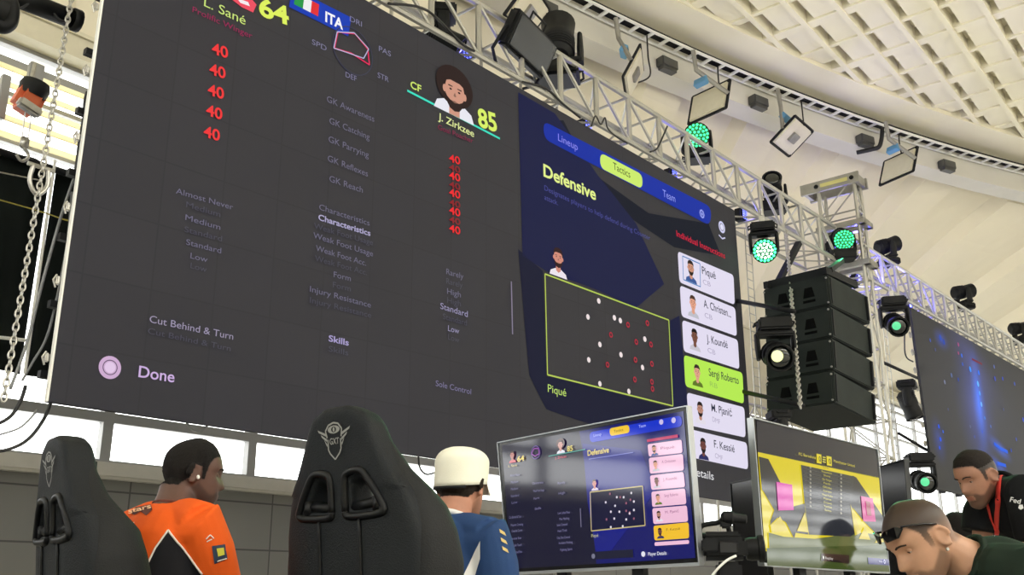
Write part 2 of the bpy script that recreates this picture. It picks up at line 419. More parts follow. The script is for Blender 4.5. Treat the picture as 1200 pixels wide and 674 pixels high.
# ================================================================== LED wall, truss, tower, speakers
def tY(x): return 6.0 - .0393 * (x - 7.4)        # the run of the truss
TD = Vector((1, -.0393, 0)).normalized(); TNV = Vector((-.0393, -1, 0)).normalized()   # along it, towards the camera
LP = Plane((7.4, 6.0, 3), TD)
TL, TR, BR, BL = (Vector((2.89, tY(2.89), ZB + 5.42)), Vector((12.33, tY(12.33), ZB + 5.36)), Vector((12.26, tY(12.26), ZB + 1.13)), Vector((2.89, tY(2.89), ZB + 1.21)))
led = thing('led_video_wall', 'huge LED video wall showing a dark football menu with player cards down its right side', 'screen', (7.5, tY(7.5), 2.2))
q = MB(); bk = -TNV * .05
q.add([TL, TR, BR, BL, TL + bk, TR + bk, BR + bk, BL + bk], [(0, 1, 2, 3), (7, 6, 5, 4), (0, 4, 5, 1), (1, 5, 6, 2), (2, 6, 7, 3), (3, 7, 4, 0)])
q.build('module_panel', M['led_base'], led)
q = MB()
for k in range(1, 19):
    t = k / 18; a = TL.lerp(TR, t) + bk * 1.0; b = BL.lerp(BR, t) + bk
    q.bar(a - TNV * .06, a.lerp(b, .97) - TNV * .06, .05, .1, TNV)
for k in range(9):
    t = k / 8; q.bar(TL.lerp(BL, .03 + .92 * t) - TNV * .2, TR.lerp(BR, .03 + .92 * t) - TNV * .2, .05, .05)
q.build('rear_frame', M['led_frame'], led)
q = MB(); q.bar(TL - TD * .008 - TNV * .01, BL - TD * .008 - TNV * .01, .014, .03, TNV); q.build('edge_strip', M['white'], led)
for k in range(8):
    p = TL.lerp(BL, (k + .45) / 8) - TD * .03 - TNV * .04
    q = MB(); q.box(p, (.03, .03, .06), None, .008); q.tube([p + Vector((-.01, 0, .04)), p + Vector((-.03, 0, 0)), p + Vector((-.01, 0, -.05))], .007); q.build('latch', M['steel'], led)
def T(body, a, b, h, c, bold=0, k=1.0, name='text', off=.012): return put_text(LP, body, a, b, h, scr(c, k), led, off, bold, name)
def PG(pts, c, name, off=.008, k=1.0): return put_poly(LP, pts, scr(c, k), led, name, off)
# background of the tactics page
PG([(607, 108), (650, 133), (700, 205), (745, 262), (778, 333), (745, 361), (700, 340), (640, 318), (612, 300)], (22, 27, 66), 'page_background', .004)
PG([(607, 292), (636, 318), (640, 441), (700, 455), (786, 478), (800, 520), (700, 500), (640, 480), (620, 440)], (20, 23, 48), 'page_background', .004)
PG([(785, 376), (796, 370), (812, 540), (790, 560), (787, 475)], (22, 26, 60), 'page_background', .004)
PG([(640, 142), (660, 141), (690, 200), (760, 250), (830, 262), (845, 300), (790, 290), (700, 230)], (14, 20, 36), 'page_background', .003)
# first player
T('L. Sané', (238, 7.5), (286.5, 30), 10.5, (205, 228, 125)); T('Prolific Winger', (224.5, 14.5), (294.5, 46), 6.5, (150, 34, 84))
T('64', (303, 18), (338, 30), 20, (222, 240, 96), .03, name='rating_text')
PG([(266, -14), (290, -6), (300, 6), (296, 15), (283, 9), (270, -1)], (236, 80, 98), 'player_picture'); PG([(276, -2), (290, 3), (292, 8), (281, 4)], (244, 236, 240), 'player_picture', .011)
PG([(338, 8.5), (407.5, 43), (411, 21), (342, -14)], (22, 60, 178), 'flag_banner')
PG([(343.5, 5.5), (354, 10.7), (355.5, -3), (345, -8)], (40, 150, 70), 'flag_stripe', .012); PG([(354, 10.7), (363, 15.2), (364.5, 1.5), (355.5, -3)], (238, 238, 240), 'flag_stripe', .012); PG([(363, 15.2), (371.8, 19.8), (373, 6), (364.5, 1.5)], (222, 48, 52), 'flag_stripe', .012)
T('ITA', (380, 25.5), (400.8, 35.5), 11.5, (244, 244, 248), .03, off=.014)
put_disc(LP, (413, 60), 27, scr((58, 60, 84)), led, 'radar_ring', .009, .96, seg=48)
put_line(LP, [(391, 57), (411, 63), (432, 76.5), (430, 58), (415, 40), (395, 38), (391, 57)], 1.7, scr((222, 40, 92)), led, 'radar_line', .012)
put_line(LP, [(390, 57), (394, 38), (414, 39), (431, 58), (425, 69), (405, 62), (390, 57)], 1.3, scr((186, 184, 220)), led, 'radar_line', .014)
for (t, a, b) in (('SPD', (364.5, 52), (381.5, 60.5)), ('PAS', (443, 60), (457, 67)), ('STR', (441.5, 91), (454.5, 97)), ('DEF', (404, 90.5), (417, 96)), ('DRI', (409, 25), (423, 32))): T(t, a, b, 6, (128, 126, 160))
for (x, y) in ((257, 60), (254, 84), (252, 108), (250, 132), (247, 157)): T('40', (x - 9.5, y + 3), (x + 9.5, y + 9), 12.5, (236, 58, 60), .02, name='rating_text')
G1 = (112, 108, 134); G2 = (76, 74, 90)
for (t, a, b) in (('GK Awareness', (382, 119.5), (437.5, 143.5)), ('GK Catching', (385, 145), (432, 164.5)), ('GK Parrying', (384, 166.5), (431, 185.5)), ('GK Reflexes', (383, 189), (430, 207.5)), ('GK Reach', (385, 213), (424, 226.5))): T(t, a, b, 7, G1, name='menu_text')
# second player
T('CF', (480, 103), (492.7, 109), 8, (206, 228, 110), .02)
put_line(LP, [(476.5, 106.5), (585, 162.8)], 2.6, scr((62, 222, 194)), led, 'underline', .01)
portrait(LP, (532, 100.8), 69, (206, 150, 128), (44, 30, 28), (232, 232, 240), led, .0105, big=.06, beard=True, drop=.2)
T('85', (560, 148), (582, 155), 20, (216, 238, 104), .03, name='rating_text'); T('J. Zirkzee', (512, 140.5), (554, 161.5), 8, (222, 232, 158), .01, off=.018); T('Goal Poacher', (512, 152), (553, 168.5), 5.5, (132, 28, 70), off=.018)
for i, y in enumerate((187, 197, 207, 217, 227, 238, 248, 258, 269)):
    T('40', (525.5, y + 2.5), (538.5, y + 6.5), 8.5 if i % 2 == 0 else 7, (232, 44, 50) if i % 2 == 0 else (140, 36, 42), .015, name='rating_text')
# lists
for (t, a, b, c) in (('Almost Never', (205, 227), (272, 246.5), G1), ('Medium', (217, 243), (257, 255), G2), ('Medium', (216, 258), (257, 270), G1), ('Standard', (215, 272), (259, 283.5), G2), ('Standard', (217, 287), (258, 297.5), G1), ('Low', (222, 303), (242, 308), G1), ('Low', (222, 314.5), (241, 319.5), G2),
        ('Characteristics', (373, 246), (432, 265), G1), ('Weak Foot Usage', (367, 268), (436, 288), G2), ('Weak Foot Usage', (366, 279), (436, 301), G1), ('Weak Foot Acc.', (369, 294), (428, 312), G1), ('Weak Foot Acc.', (368, 306), (429, 323), G2), ('Form', (390, 325), (410, 330), G1), ('Form', (389, 337), (410, 342), G2),
        ('Injury Resistance', (362, 342), (433.5, 361), G1), ('Injury Resistance', (362, 355), (434, 373), G2), ('Skills', (384, 412), (407, 417), G2), ('Rarely', (522, 321.5), (542, 327.5), G1), ('Rarely', (522, 332.5), (541, 338), G2), ('High', (523, 344.5), (539, 349), G1), ('High', (523, 355), (539, 359.5), G2),
        ('Standard', (518, 374), (546, 382), G2), ('Low', (524, 398), (537, 402), G2), ('Cut Behind & Turn', (172, 391), (269, 412), G2), ('Sole Control', (509.5, 452.5), (551, 462.5), (124, 118, 158))): T(t, a, b, 6.5, c, name='menu_text')
T('Characteristics', (372, 258), (433, 277), 6.5, (176, 170, 206), .02, name='menu_text'); T('Skills', (384, 400), (407.5, 405.5), 7, (170, 160, 206), .02, name='menu_text'); T('Standard', (515, 362), (547, 372), 7, (158, 152, 190), name='menu_text'); T('Low', (524, 388), (537, 391.5), 6.5, (158, 152, 190), name='menu_text')
T('Cut Behind & Turn', (174, 378), (272, 398.5), 8, (158, 150, 178), name='menu_text')
T('Done', (161, 442), (203, 448.5), 13, (204, 176, 222), .012)
put_disc(LP, (128, 431), 13.5, scr((206, 172, 208)), led, 'button_icon', .01); put_disc(LP, (128, 431), 9, scr((96, 78, 102)), led, 'button_icon', .012, .88); put_disc(LP, (128, 431), 6.4, scr((226, 200, 230)), led, 'button_icon', .013)
put_line(LP, [(598.5, 330), (600, 392)], 1.9, scr((134, 126, 150)), led, 'scroll_bar')
# tabs
put_round(LP, [(636, 142), (833, 243), (832, 265), (637, 163)], .17, scr((16, 46, 162)), led, 'tab_bar', .008)
put_round(LP, [(702.5, 179), (752, 205), (752, 222), (702.5, 197)], .16, scr((204, 236, 108)), led, 'tab_pill', .011, n=10)
T('Lineup', (653, 165), (676, 177), 8, (140, 140, 236), name='tab_text', off=.014); T('Tactics', (717.5, 198.5), (737.5, 209), 8, (40, 60, 40), name='tab_text', off=.015); T('Team', (776, 230.5), (790.5, 237.5), 8, (150, 160, 238), name='tab_text', off=.014)
put_disc(LP, (821.6, 251), 5, scr((150, 160, 230)), led, 'ball_icon', .014, .6, seg=8); put_disc(LP, (821.6, 251), 2, scr((150, 160, 230)), led, 'ball_icon', .014, seg=6)
put_disc(LP, (845, 266.5), 6.5, scr((206, 206, 236)), led, 'search_icon', .012, .62); put_disc(LP, (845, 266.5), 3.4, scr((224, 224, 244)), led, 'search_icon', .013)
put_line(LP, [(841.5, 275.5), (845.5, 280), (849, 279)], 1.8, scr((206, 206, 236)), led, 'arrow_icon', .012)
T('Defensive', (636, 206.5), (697.5, 235), 13.5, (226, 240, 140), .025)
T('Designates players to help defend during Counter', (637, 223), (761, 282), 5.5, (74, 78, 150)); T('attack.', (637, 234), (653, 241), 5.5, (74, 78, 150))
T('Individual Instructions', (792, 277), (849, 303.5), 6.5, (206, 34, 62), .008)
# player cards
cards = [((793.5, 294.5), (859, 322.5), (860.5, 357.5), (795.6, 331), 'Piqué', (822, 321), (838, 327.5), (808.5, 317), 0),
         ((796, 334.5), (861, 361), (863, 394.5), (798, 371), 'A. Christen...', (824, 360), (856, 372.5), (811, 358), 1),
         ((798.7, 375), (864, 398.5), (866, 433), (800.5, 412), 'J. Koundé', (827.5, 401), (852, 408.5), (813, 397), 2),
         ((800.6, 416), (869.5, 437), (871.3, 473.5), (802.5, 453), 'Sergi Roberto', (830, 440.5), (865, 450.5), (816, 439), 3),
         ((804, 460), (871.7, 477.6), (873.2, 513), (806.8, 498.5), 'M. Pjanić', (833, 482), (857, 488.5), (819.5, 482.5), 4),
         ((807.5, 503), (874.6, 519), (876.2, 550.5), (811, 536.5), 'F. Kessié', (836, 524.5), (860, 530.5), (823, 525), 5)]
faces = [((204, 146, 120), (40, 28, 24), (60, 90, 150), True), ((224, 160, 134), (70, 46, 36), (190, 190, 200), False), ((120, 78, 62), (24, 18, 18), (200, 196, 206), False), ((222, 160, 136), (54, 40, 36), (96, 120, 40), False), ((186, 136, 118), (36, 26, 24), (226, 220, 232), True), ((112, 66, 60), (30, 20, 22), (40, 44, 96), True)]
for (a, b, c, d, nm, t0, t1, fc, i) in cards:
    put_round(LP, [a, b, c, d], .07, scr((182, 234, 84) if i == 3 else (226, 220, 240)), led, 'player_card', .008)
    T(nm, t0, t1, 8.5, (40, 44, 62), .006, name='card_text', off=.012)
    T(('CB', 'CB', 'CB', 'RB', 'DMF', 'CMF')[i], (t0[0] + 1, t0[1] + 12), (t0[0] + 10, t0[1] + 15.5), 5.5, (150, 196, 90) if i == 3 else (176, 168, 194), name='card_text', off=.012)
    s_, h_, sh_, bd_ = faces[i]; portrait(LP, fc, 27, s_, h_, sh_, led, .012, beard=bd_)
put_line(LP, [(798.5, 300.5), (819, 309.5), (819.5, 336.5), (799.5, 328), (798.5, 300.5)], 1.3, scr((70, 130, 190)), led, 'selection_frame', .018)
# pitch
put_line(LP, [(637.7, 321.4), (782.8, 375.4), (787.6, 476), (640.6, 439.4), (637.7, 321.4)], 1.7, scr((186, 206, 92)), led, 'pitch_outline', .012)
for (x, y) in ((700.7, 353), (688, 371.7), (719, 372.7), (726, 376), (754.7, 397.7), (702, 404), (726.7, 416), (689, 422), (752, 431), (702, 450), (736, 459)): put_disc(LP, (x, y), 3.2, scr((238, 226, 226)), led, 'player_dot', .012, seg=14)
for (x, y) in ((735, 381), (757.7, 379), (715, 392.7), (744.7, 401), (762, 404), (743.7, 422), (711, 427.7), (763, 426.7), (743, 445), (763, 447.7), (763.7, 456)): put_disc(LP, (x, y), 3.4, scr((176, 48, 66)), led, 'player_dot', .012, .5, seg=14)
portrait(LP, (653, 306), 36, (210, 140, 122), (50, 28, 26), (236, 228, 236), led, .012, beard=True)
T('Piqué', (641, 459.5), (662.5, 465), 9, (190, 222, 110)); T('Player Details', (778, 549), (835.5, 563), 9.5, (232, 232, 236))
# ---------------------------------------------------------------- truss
def rod(name, a, b, r, parent, m='alu', seg=7): q = MB(); q.tube([a, b], r, seg); return q.build(name, M[m], parent, True, split=True)
def truss_run(xa, xb, label, pitch=.7, H=.64, D=.62):
    t = thing('box_truss', label, 'truss', ((xa + xb) / 2, tY((xa + xb) / 2) + .3, ZB + 5.5))
    z0 = ZB + 5.5
    def pt(x, back, top): return Vector((x, tY(x), z0 + (H if top else 0))) - TNV * (D if back else 0)
    for bk_ in (0, 1):
        for tp in (0, 1): rod('chord', pt(xa, bk_, tp), pt(xb, bk_, tp), .036, t, 'alu')
    n = int(round((xb - xa) / pitch)); xs = [xa + (xb - xa) * i / n for i in range(n + 1)]
    for i, x in enumerate(xs):
        for bk_ in (0, 1): rod('post', pt(x, bk_, 0), pt(x, bk_, 1), .034 if bk_ == 0 else .02, t)
        for tp in (0, 1): rod('cross_tube', pt(x, 0, tp), pt(x, 1, tp), .018, t)
        if i < n:
            y = xs[i + 1]
            rod('diagonal_brace', pt(x, 0, 1), pt(y, 0, 0), .022, t); rod('diagonal_brace', pt(y, 1, 1), pt(x, 1, 0), .016, t)
            rod('flat_brace', pt(x, 0, 1), pt(y, 1, 1), .014, t); rod('flat_brace', pt(x, 1, 0), pt(y, 0, 0), .014, t)
    return t
truss_run(4.07, 16.0, 'long silver box truss above the large LED wall, carrying moving lights')
truss_run(16.62, 31.32, 'silver box truss lit blue inside, above the second LED wall at far right')
# tower
tw = thing('truss_tower', 'upright silver truss tower beside the loudspeaker stack, with a lifting beam on top', 'tower', (16.32, 5.62, 0))
tx0, tx1, ty0, ty1 = 16.16, 16.48, 5.3, 5.95
for x in (tx0, tx1):
    for y in (ty0, ty1): rod('leg', (x, y, 0.0), (x, y, ZB + 6.95), .03, tw)
zz = .1; i = 0
while zz < ZB + 6.6:
    z2 = zz + .62
    for y in (ty0, ty1):
        rod('rung', (tx0, y, zz), (tx1, y, zz), .016, tw); rod('brace', (tx0 if i % 2 else tx1, y, zz), (tx1 if i % 2 else tx0, y, z2), .014, tw)
    for x in (tx0, tx1):
        rod('rung', (x, ty0, zz), (x, ty1, zz), .016, tw); rod('brace', (x, ty0 if i % 2 else ty1, zz), (x, ty1 if i % 2 else ty0, z2), .014, tw)
    zz = z2; i += 1
q = MB()
for x in (tx0 - .05, tx1 + .05): q.bar((x, ty0 - .12, ZB + 7.02), (x, ty1 + .3, ZB + 7.02), .05, .2)
for y in (ty0 - .06, ty1 + .24): q.box(((tx0 + tx1) / 2, y, ZB + 7.02), (tx1 - tx0 + .1, .06, .16))
q.build('lifting_beam', M['alu_dark'], tw)
q = MB(); q.box((tx0 - .08, (ty0 + ty1) / 2, ZB + 7.02), (.008, .5, .07)); q.build('yellow_sticker', mat('yellow_sticker', (186, 180, 116), .6), tw)
q = MB()
for y in (ty0, ty1): q.revolve((tx0 - .08, y, ZB + 7.02), (-1, 0, 0), [(0, .04), (.012, .04), (.012, .015), (-.0, .015)], 14)
q.build('bolt', M['blackm'], tw)
for z in (ZB + 5.45, ZB + 6.2):
    q = MB()
    for x in (tx0, tx1): q.bar((x, ty0 - .12, z), (x, ty1 + .1, z), .1, .1)
    for y in (ty0 - .07, ty1 + .05): q.bar((tx0 - .06, y, z), (tx1 + .06, y, z), .1, .1)
    q.build('sleeve_block', M['alu_dark'], tw)
# low cross truss behind the speakers
t = thing('low_truss', 'short silver lattice truss below the loudspeaker stack, in front of bright windows', 'truss', (16.5, 7.6, 0))
a0 = onY(975, 492, 7.4); b0 = onY(1040, 505, 7.4); zb = ZB + 2.55
for dz in (0, .62):
    for dy in (0, .5): rod('chord', (15.2, 7.4 + dy, zb + dz), (17.9, 7.4 + dy, zb + dz), .026, t)
for i in range(5):
    x = 15.2 + .675 * i
    for dy in (0, .5):
        rod('post', (x, 7.4 + dy, zb), (x, 7.4 + dy, zb + .62), .018, t)
        if i < 4: rod('diagonal_brace', (x, 7.4 + dy, zb + (.62 if i % 2 else 0)), (x + .675, 7.4 + dy, zb + (0 if i % 2 else .62)), .016, t)
for x in (15.2, 17.9):
    for dy in (0, .5): rod('leg', (x, 7.4 + dy, 0), (x, 7.4 + dy, zb), .026, t)
# ---------------------------------------------------------------- line array
ya = math.radians(-46.0)
fU = (RH * math.sin(ya) * -1 + FH * -math.cos(ya)) ; fU = Vector((fU.x, fU.y, 0)).normalized()     # along the fronts, towards their near edge (right in the picture)
sU = (RH * math.sin(math.radians(44.4)) + FH * math.cos(math.radians(44.4))).normalized()      # from the front to the back
corner = onY(970.5, 321, 4.6)
def line_box(top, tilt, h, label, first=False):
    """one loudspeaker of the hanging array; top = upper near front corner"""
    Wd, Dp = 1.01, 1.24
    ax = fU
    R = Matrix.Rotation(tilt, 3, ax)
    d = R @ sU; dn = R @ Vector((0, 0, -1)); f = fU
    t = thing('line_array_speaker', label, 'loudspeaker', top + dn * h - f * Wd / 2 + d * Dp / 2, None, 'hanging loudspeaker array')
    def p(a, b, c): return top - f * (a * Wd) + d * (b * Dp) + dn * (c * h)
    q = MB(); g_ = .008
    vs = [p(g_, 0, g_), p(1 - g_, 0, g_), p(1 - g_, 0, 1 - g_), p(g_, 0, 1 - g_), p(.03, 1, .02), p(.97, 1, .02), p(.97, 1, .97), p(.03, 1, .97)]
    bm = bmesh.new(); bv = [bm.verts.new(v) for v in vs]
    for F in ((0, 1, 2, 3), (7, 6, 5, 4), (0, 4, 5, 1), (1, 5, 6, 2), (2, 6, 7, 3), (3, 7, 4, 0)): bm.faces.new([bv[i] for i in F])
    bmesh.ops.recalc_face_normals(bm, faces=bm.faces[:]); bmesh.ops.bevel(bm, geom=bm.edges[:], offset=.014, segments=2, affect='EDGES')
    bm.verts.index_update(); q.add([v.co.copy() for v in bm.verts], [[v.index for v in F.verts] for F in bm.faces]); bm.free()
    q.build('cabinet', M['speaker'], t)
    nf = -d
    q = MB(); 
    for (a, b, c0, c1) in ((.035, .965, .06, .94),):
        P4 = [p(a, 0, c0) + nf * .012, p(b, 0, c0) + nf * .012, p(b, 0, c1) + nf * .012, p(a, 0, c1) + nf * .012]
        Q4 = [x - nf * .02 for x in P4]; q.add(P4 + Q4, [(0, 1, 2, 3), (0, 4, 5, 1), (1, 5, 6, 2), (2, 6, 7, 3), (3, 7, 4, 0)])
    q.build('grille', M['speaker'], t)
    for ac in (.30, .69):
        q = MB(); o = .016
        pr = [(-.055, .30), (.055, .30), (.085, .62), (-.085, .62)]
        P4 = [p(ac + a, 0, c) + nf * o for a, c in pr]; Q4 = [x - nf * .02 for x in P4]
        q.add(P4 + Q4, [(0, 1, 2, 3), (0, 4, 5, 1), (1, 5, 6, 2), (2, 6, 7, 3), (3, 7, 4, 0)])
        P4 = [p(ac + a, 0, c) + nf * o for a, c in [(-.09, .70), (.09, .70), (.09, .78), (-.09, .78)]]; Q4 = [x - nf * .02 for x in P4]
        q.add(P4 + Q4, [(0, 1, 2, 3), (0, 4, 5, 1), (1, 5, 6, 2), (2, 6, 7, 3), (3, 7, 4, 0)])
        q.build('port', M['speaker_dark'], t)
    for a in (.012, .988):
        for b in (.05, .93):
            q = MB(); c = p(a, b, .5); q.bar(p(a, b, .1) , p(a, b, .9), .035, .035); q.build('rigging_plate', M['blackm'], t)
    q = MB()
    for a in (.03, .97):
        for c in (.12, .9): q.revolve(p(a, 0, c) + nf * .01, nf, [(0, .014), (.012, .014)], 8)
    q.build('bolt', M['steel'], t)
    return top + dn * (h + .008) - d * .025, R
top = corner; names = ['topmost black loudspeaker of the hanging stack, under the truss', 'second black loudspeaker from the top of the hanging stack', 'third black loudspeaker from the top of the hanging stack', 'lowest black loudspeaker of the hanging stack, tilted down most']
for i, (tl, h) in enumerate(((-.03, .45), (-.06, .45), (-.085, .45), (-.11, .45))):
    top, Rl = line_box(top, tl, h, names[i])
# flying frame and the two arms that carry it
t = thing('flying_frame', 'black steel flying frame with two arms hanging the loudspeaker stack from the truss', 'frame', corner + Vector((0, 0, .05)))
pA = corner - fU * .05; pB = corner - fU * .96
for p_ in (pA, pB):
    q = MB(); q.bar(p_ + Vector((0, 0, .06)), p_ + sU * .95 + Vector((0, 0, .06)), .06, .1); q.build('side_bar', M['blackm'], t)
for (k_, h_) in ((.1, .13), (.9, .09)): q = MB(); q.bar(pA + sU * k_ + Vector((0, 0, .07)), pB + sU * k_ + Vector((0, 0, .07)), .05, h_); q.build('cross_bar', M['blackm'], t)
for (pa_, pb_) in ((pA + sU * .15 + Vector((0, 0, .1)), onY(986, 306, 5.2)), (pB + sU * .3 + Vector((0, 0, .1)), onY(936, 285, 5.4))):
    q = MB(); q.bar(pa_, Vector(pb_), .07, .09, TNV); q.build('support_arm', M['blackm'], t)
# ---------------------------------------------------------------- second LED wall
L2a, L2b = 19.33, 31.0
led2 = thing('led_video_wall', 'second LED video wall at far right, dark with blue light streaks', 'screen', (25, tY(25), 2.9))
q = MB(); a = Vector((L2a, tY(L2a), 0)); b = Vector((L2b, tY(L2b), 0)); z0, z1 = ZB + 1.85, ZB + 5.4
c = [a + ZV * z1, b + ZV * z1, b + ZV * z0, a + ZV * z0]; d = [p - TNV * .05 for p in c]
q.add(c + d, [(0, 1, 2, 3), (7, 6, 5, 4), (0, 4, 5, 1), (1, 5, 6, 2), (2, 6, 7, 3), (3, 7, 4, 0)]); 
lm = mat('led_module_lit', (48, 48, 50), .7, 0, .2, (0, 0, 0), SCR); nt = lm.node_tree; bs = nt.nodes['Principled BSDF']
tcn = nt.nodes.new('ShaderNodeTexCoord'); acc = None
L2 = Plane((25, tY(25), 4), TD)
def glow(px, py, ru, rv, ang, c, k):
    """a soft patch of light shown on the wall"""
    global acc
    p = L2.P(px, py) - Vector((25, tY(25), 2.9))
    mp = nt.nodes.new('ShaderNodeMapping'); mp.vector_type = 'TEXTURE'; mp.inputs['Location'].default_value = p; mp.inputs['Rotation'].default_value = (0, math.radians(ang), 0); mp.inputs['Scale'].default_value = (ru, 3, rv)
    gr = nt.nodes.new('ShaderNodeTexGradient'); gr.gradient_type = 'QUADRATIC_SPHERE'
    mu = nt.nodes.new('ShaderNodeVectorMath'); mu.operation = 'SCALE'; mu.inputs[0].default_value = tuple(x * k for x in col(c)[:3])
    nt.links.new(tcn.outputs['Object'], mp.inputs[0]); nt.links.new(mp.outputs[0], gr.inputs[0]); nt.links.new(gr.outputs['Fac'], mu.inputs['Scale'])
    if acc is None: acc = mu.outputs[0]
    else:
        ad = nt.nodes.new('ShaderNodeVectorMath'); ad.operation = 'ADD'; nt.links.new(acc, ad.inputs[0]); nt.links.new(mu.outputs[0], ad.inputs[1]); acc = ad.outputs[0]
glow(1145, 480, 1.6, 1.9, 8, (44, 62, 150), 1.0); glow(1147, 470, .55, 1.5, 8, (40, 110, 240), .9); glow(1140, 425, 2.6, .9, 20, (44, 50, 110), .9); glow(1152, 540, .5, .5, 0, (40, 70, 160), .7); glow(1172, 526, 1.0, .25, 12, (40, 100, 235), .8); glow(1103, 398, .6, .3, 0, (40, 80, 200), .6); glow(1100, 515, .5, .6, 0, (40, 80, 200), .4); glow(1170, 545, .9, .2, 10, (40, 90, 220), .7); glow(1150, 470, 6.5, 3.2, 0, (50, 52, 66), .8)
nt.links.new(acc, bs.inputs['Emission Color'])
q.build('module_panel', lm, led2)
q = MB()
for k in range(1, 13): p = a.lerp(b, k / 12) - TNV * .2; q.bar(p + ZV * z0, p + ZV * z1, .05, .12, TNV)
q.build('rear_frame', M['led_frame'], led2)
for k in range(10):
    p = a - TD * .03 - TNV * .06 + ZV * (z0 + (z1 - z0) * (k + .4) / 10); q = MB(); q.box(p, (.05, .05, .1), None, .012); q.tube([p + Vector((-.04, 0, .05)), p + Vector((-.09, 0, 0)), p + Vector((-.04, 0, -.06))], .015); q.build('latch', M['steel'], led2)
L2 = Plane((25, tY(25), 4), TD)
rnd = random.Random(3)
for (x, y, r, cc) in [(1101, 396, 3, (40, 80, 190)), (1105, 401, 3, (36, 70, 170)), (1089, 399, 2, (60, 90, 180)), (1095, 410, 2, (70, 80, 130)), (1122, 404, 2.2, (170, 80, 130)), (1122, 414, 1.8, (170, 80, 120)), (1126, 417, 2.2, (60, 110, 230)), (1127, 427, 2, (50, 90, 200)), (1136, 433, 3, (60, 150, 250)), (1146, 437, 2.6, (50, 120, 240)), (1145, 450, 3, (110, 190, 255)), (1147, 461, 2.4, (90, 170, 250)), (1149, 474, 2.6, (120, 190, 255)), (1153, 490, 2, (70, 130, 220)), (1114, 440, 2.5, (90, 110, 160)), (1106, 448, 2.4, (120, 130, 160)), (1122, 445, 2.2, (40, 70, 160)), (1164, 430, 2, (90, 110, 180)), (1165, 444, 2.5, (60, 80, 190)), (1174, 444, 2, (50, 80, 200)), (1188, 450, 2, (60, 90, 190)), (1099, 500, 2.4, (30, 90, 240)), (1101, 515, 2.6, (30, 90, 240)), (1100, 525, 2.2, (40, 90, 230)), (1104, 506, 1.8, (50, 110, 240)), (1150, 506, 2, (60, 90, 200)), (1141, 512, 1.6, (60, 80, 170)), (1198, 492, 2.4, (60, 90, 200)), (1190, 515, 2, (70, 90, 180)), (1160, 500, 1.8, (80, 110, 190)), (1136, 500, 1.8, (90, 100, 140)), (1184, 528, 2, (50, 80, 180)), (1110, 480, 1.6, (70, 80, 130)), (1175, 480, 1.7, (70, 80, 130))]:
    put_disc(L2, (x, y), r, scr(cc, 1.0), led2, 'light_spark', .02, seg=8)
put_line(L2, [(1164, 520), (1172, 526), (1180, 530)], 4, scr((44, 100, 230)), led2, 'light_streak', .018); put_line(L2, [(1168, 543), (1178, 546)], 4, scr((40, 96, 226)), led2, 'light_streak', .018); put_line(L2, [(1138, 421), (1150, 427)], 2.6, scr((120, 46, 62)), led2, 'light_streak', .018)
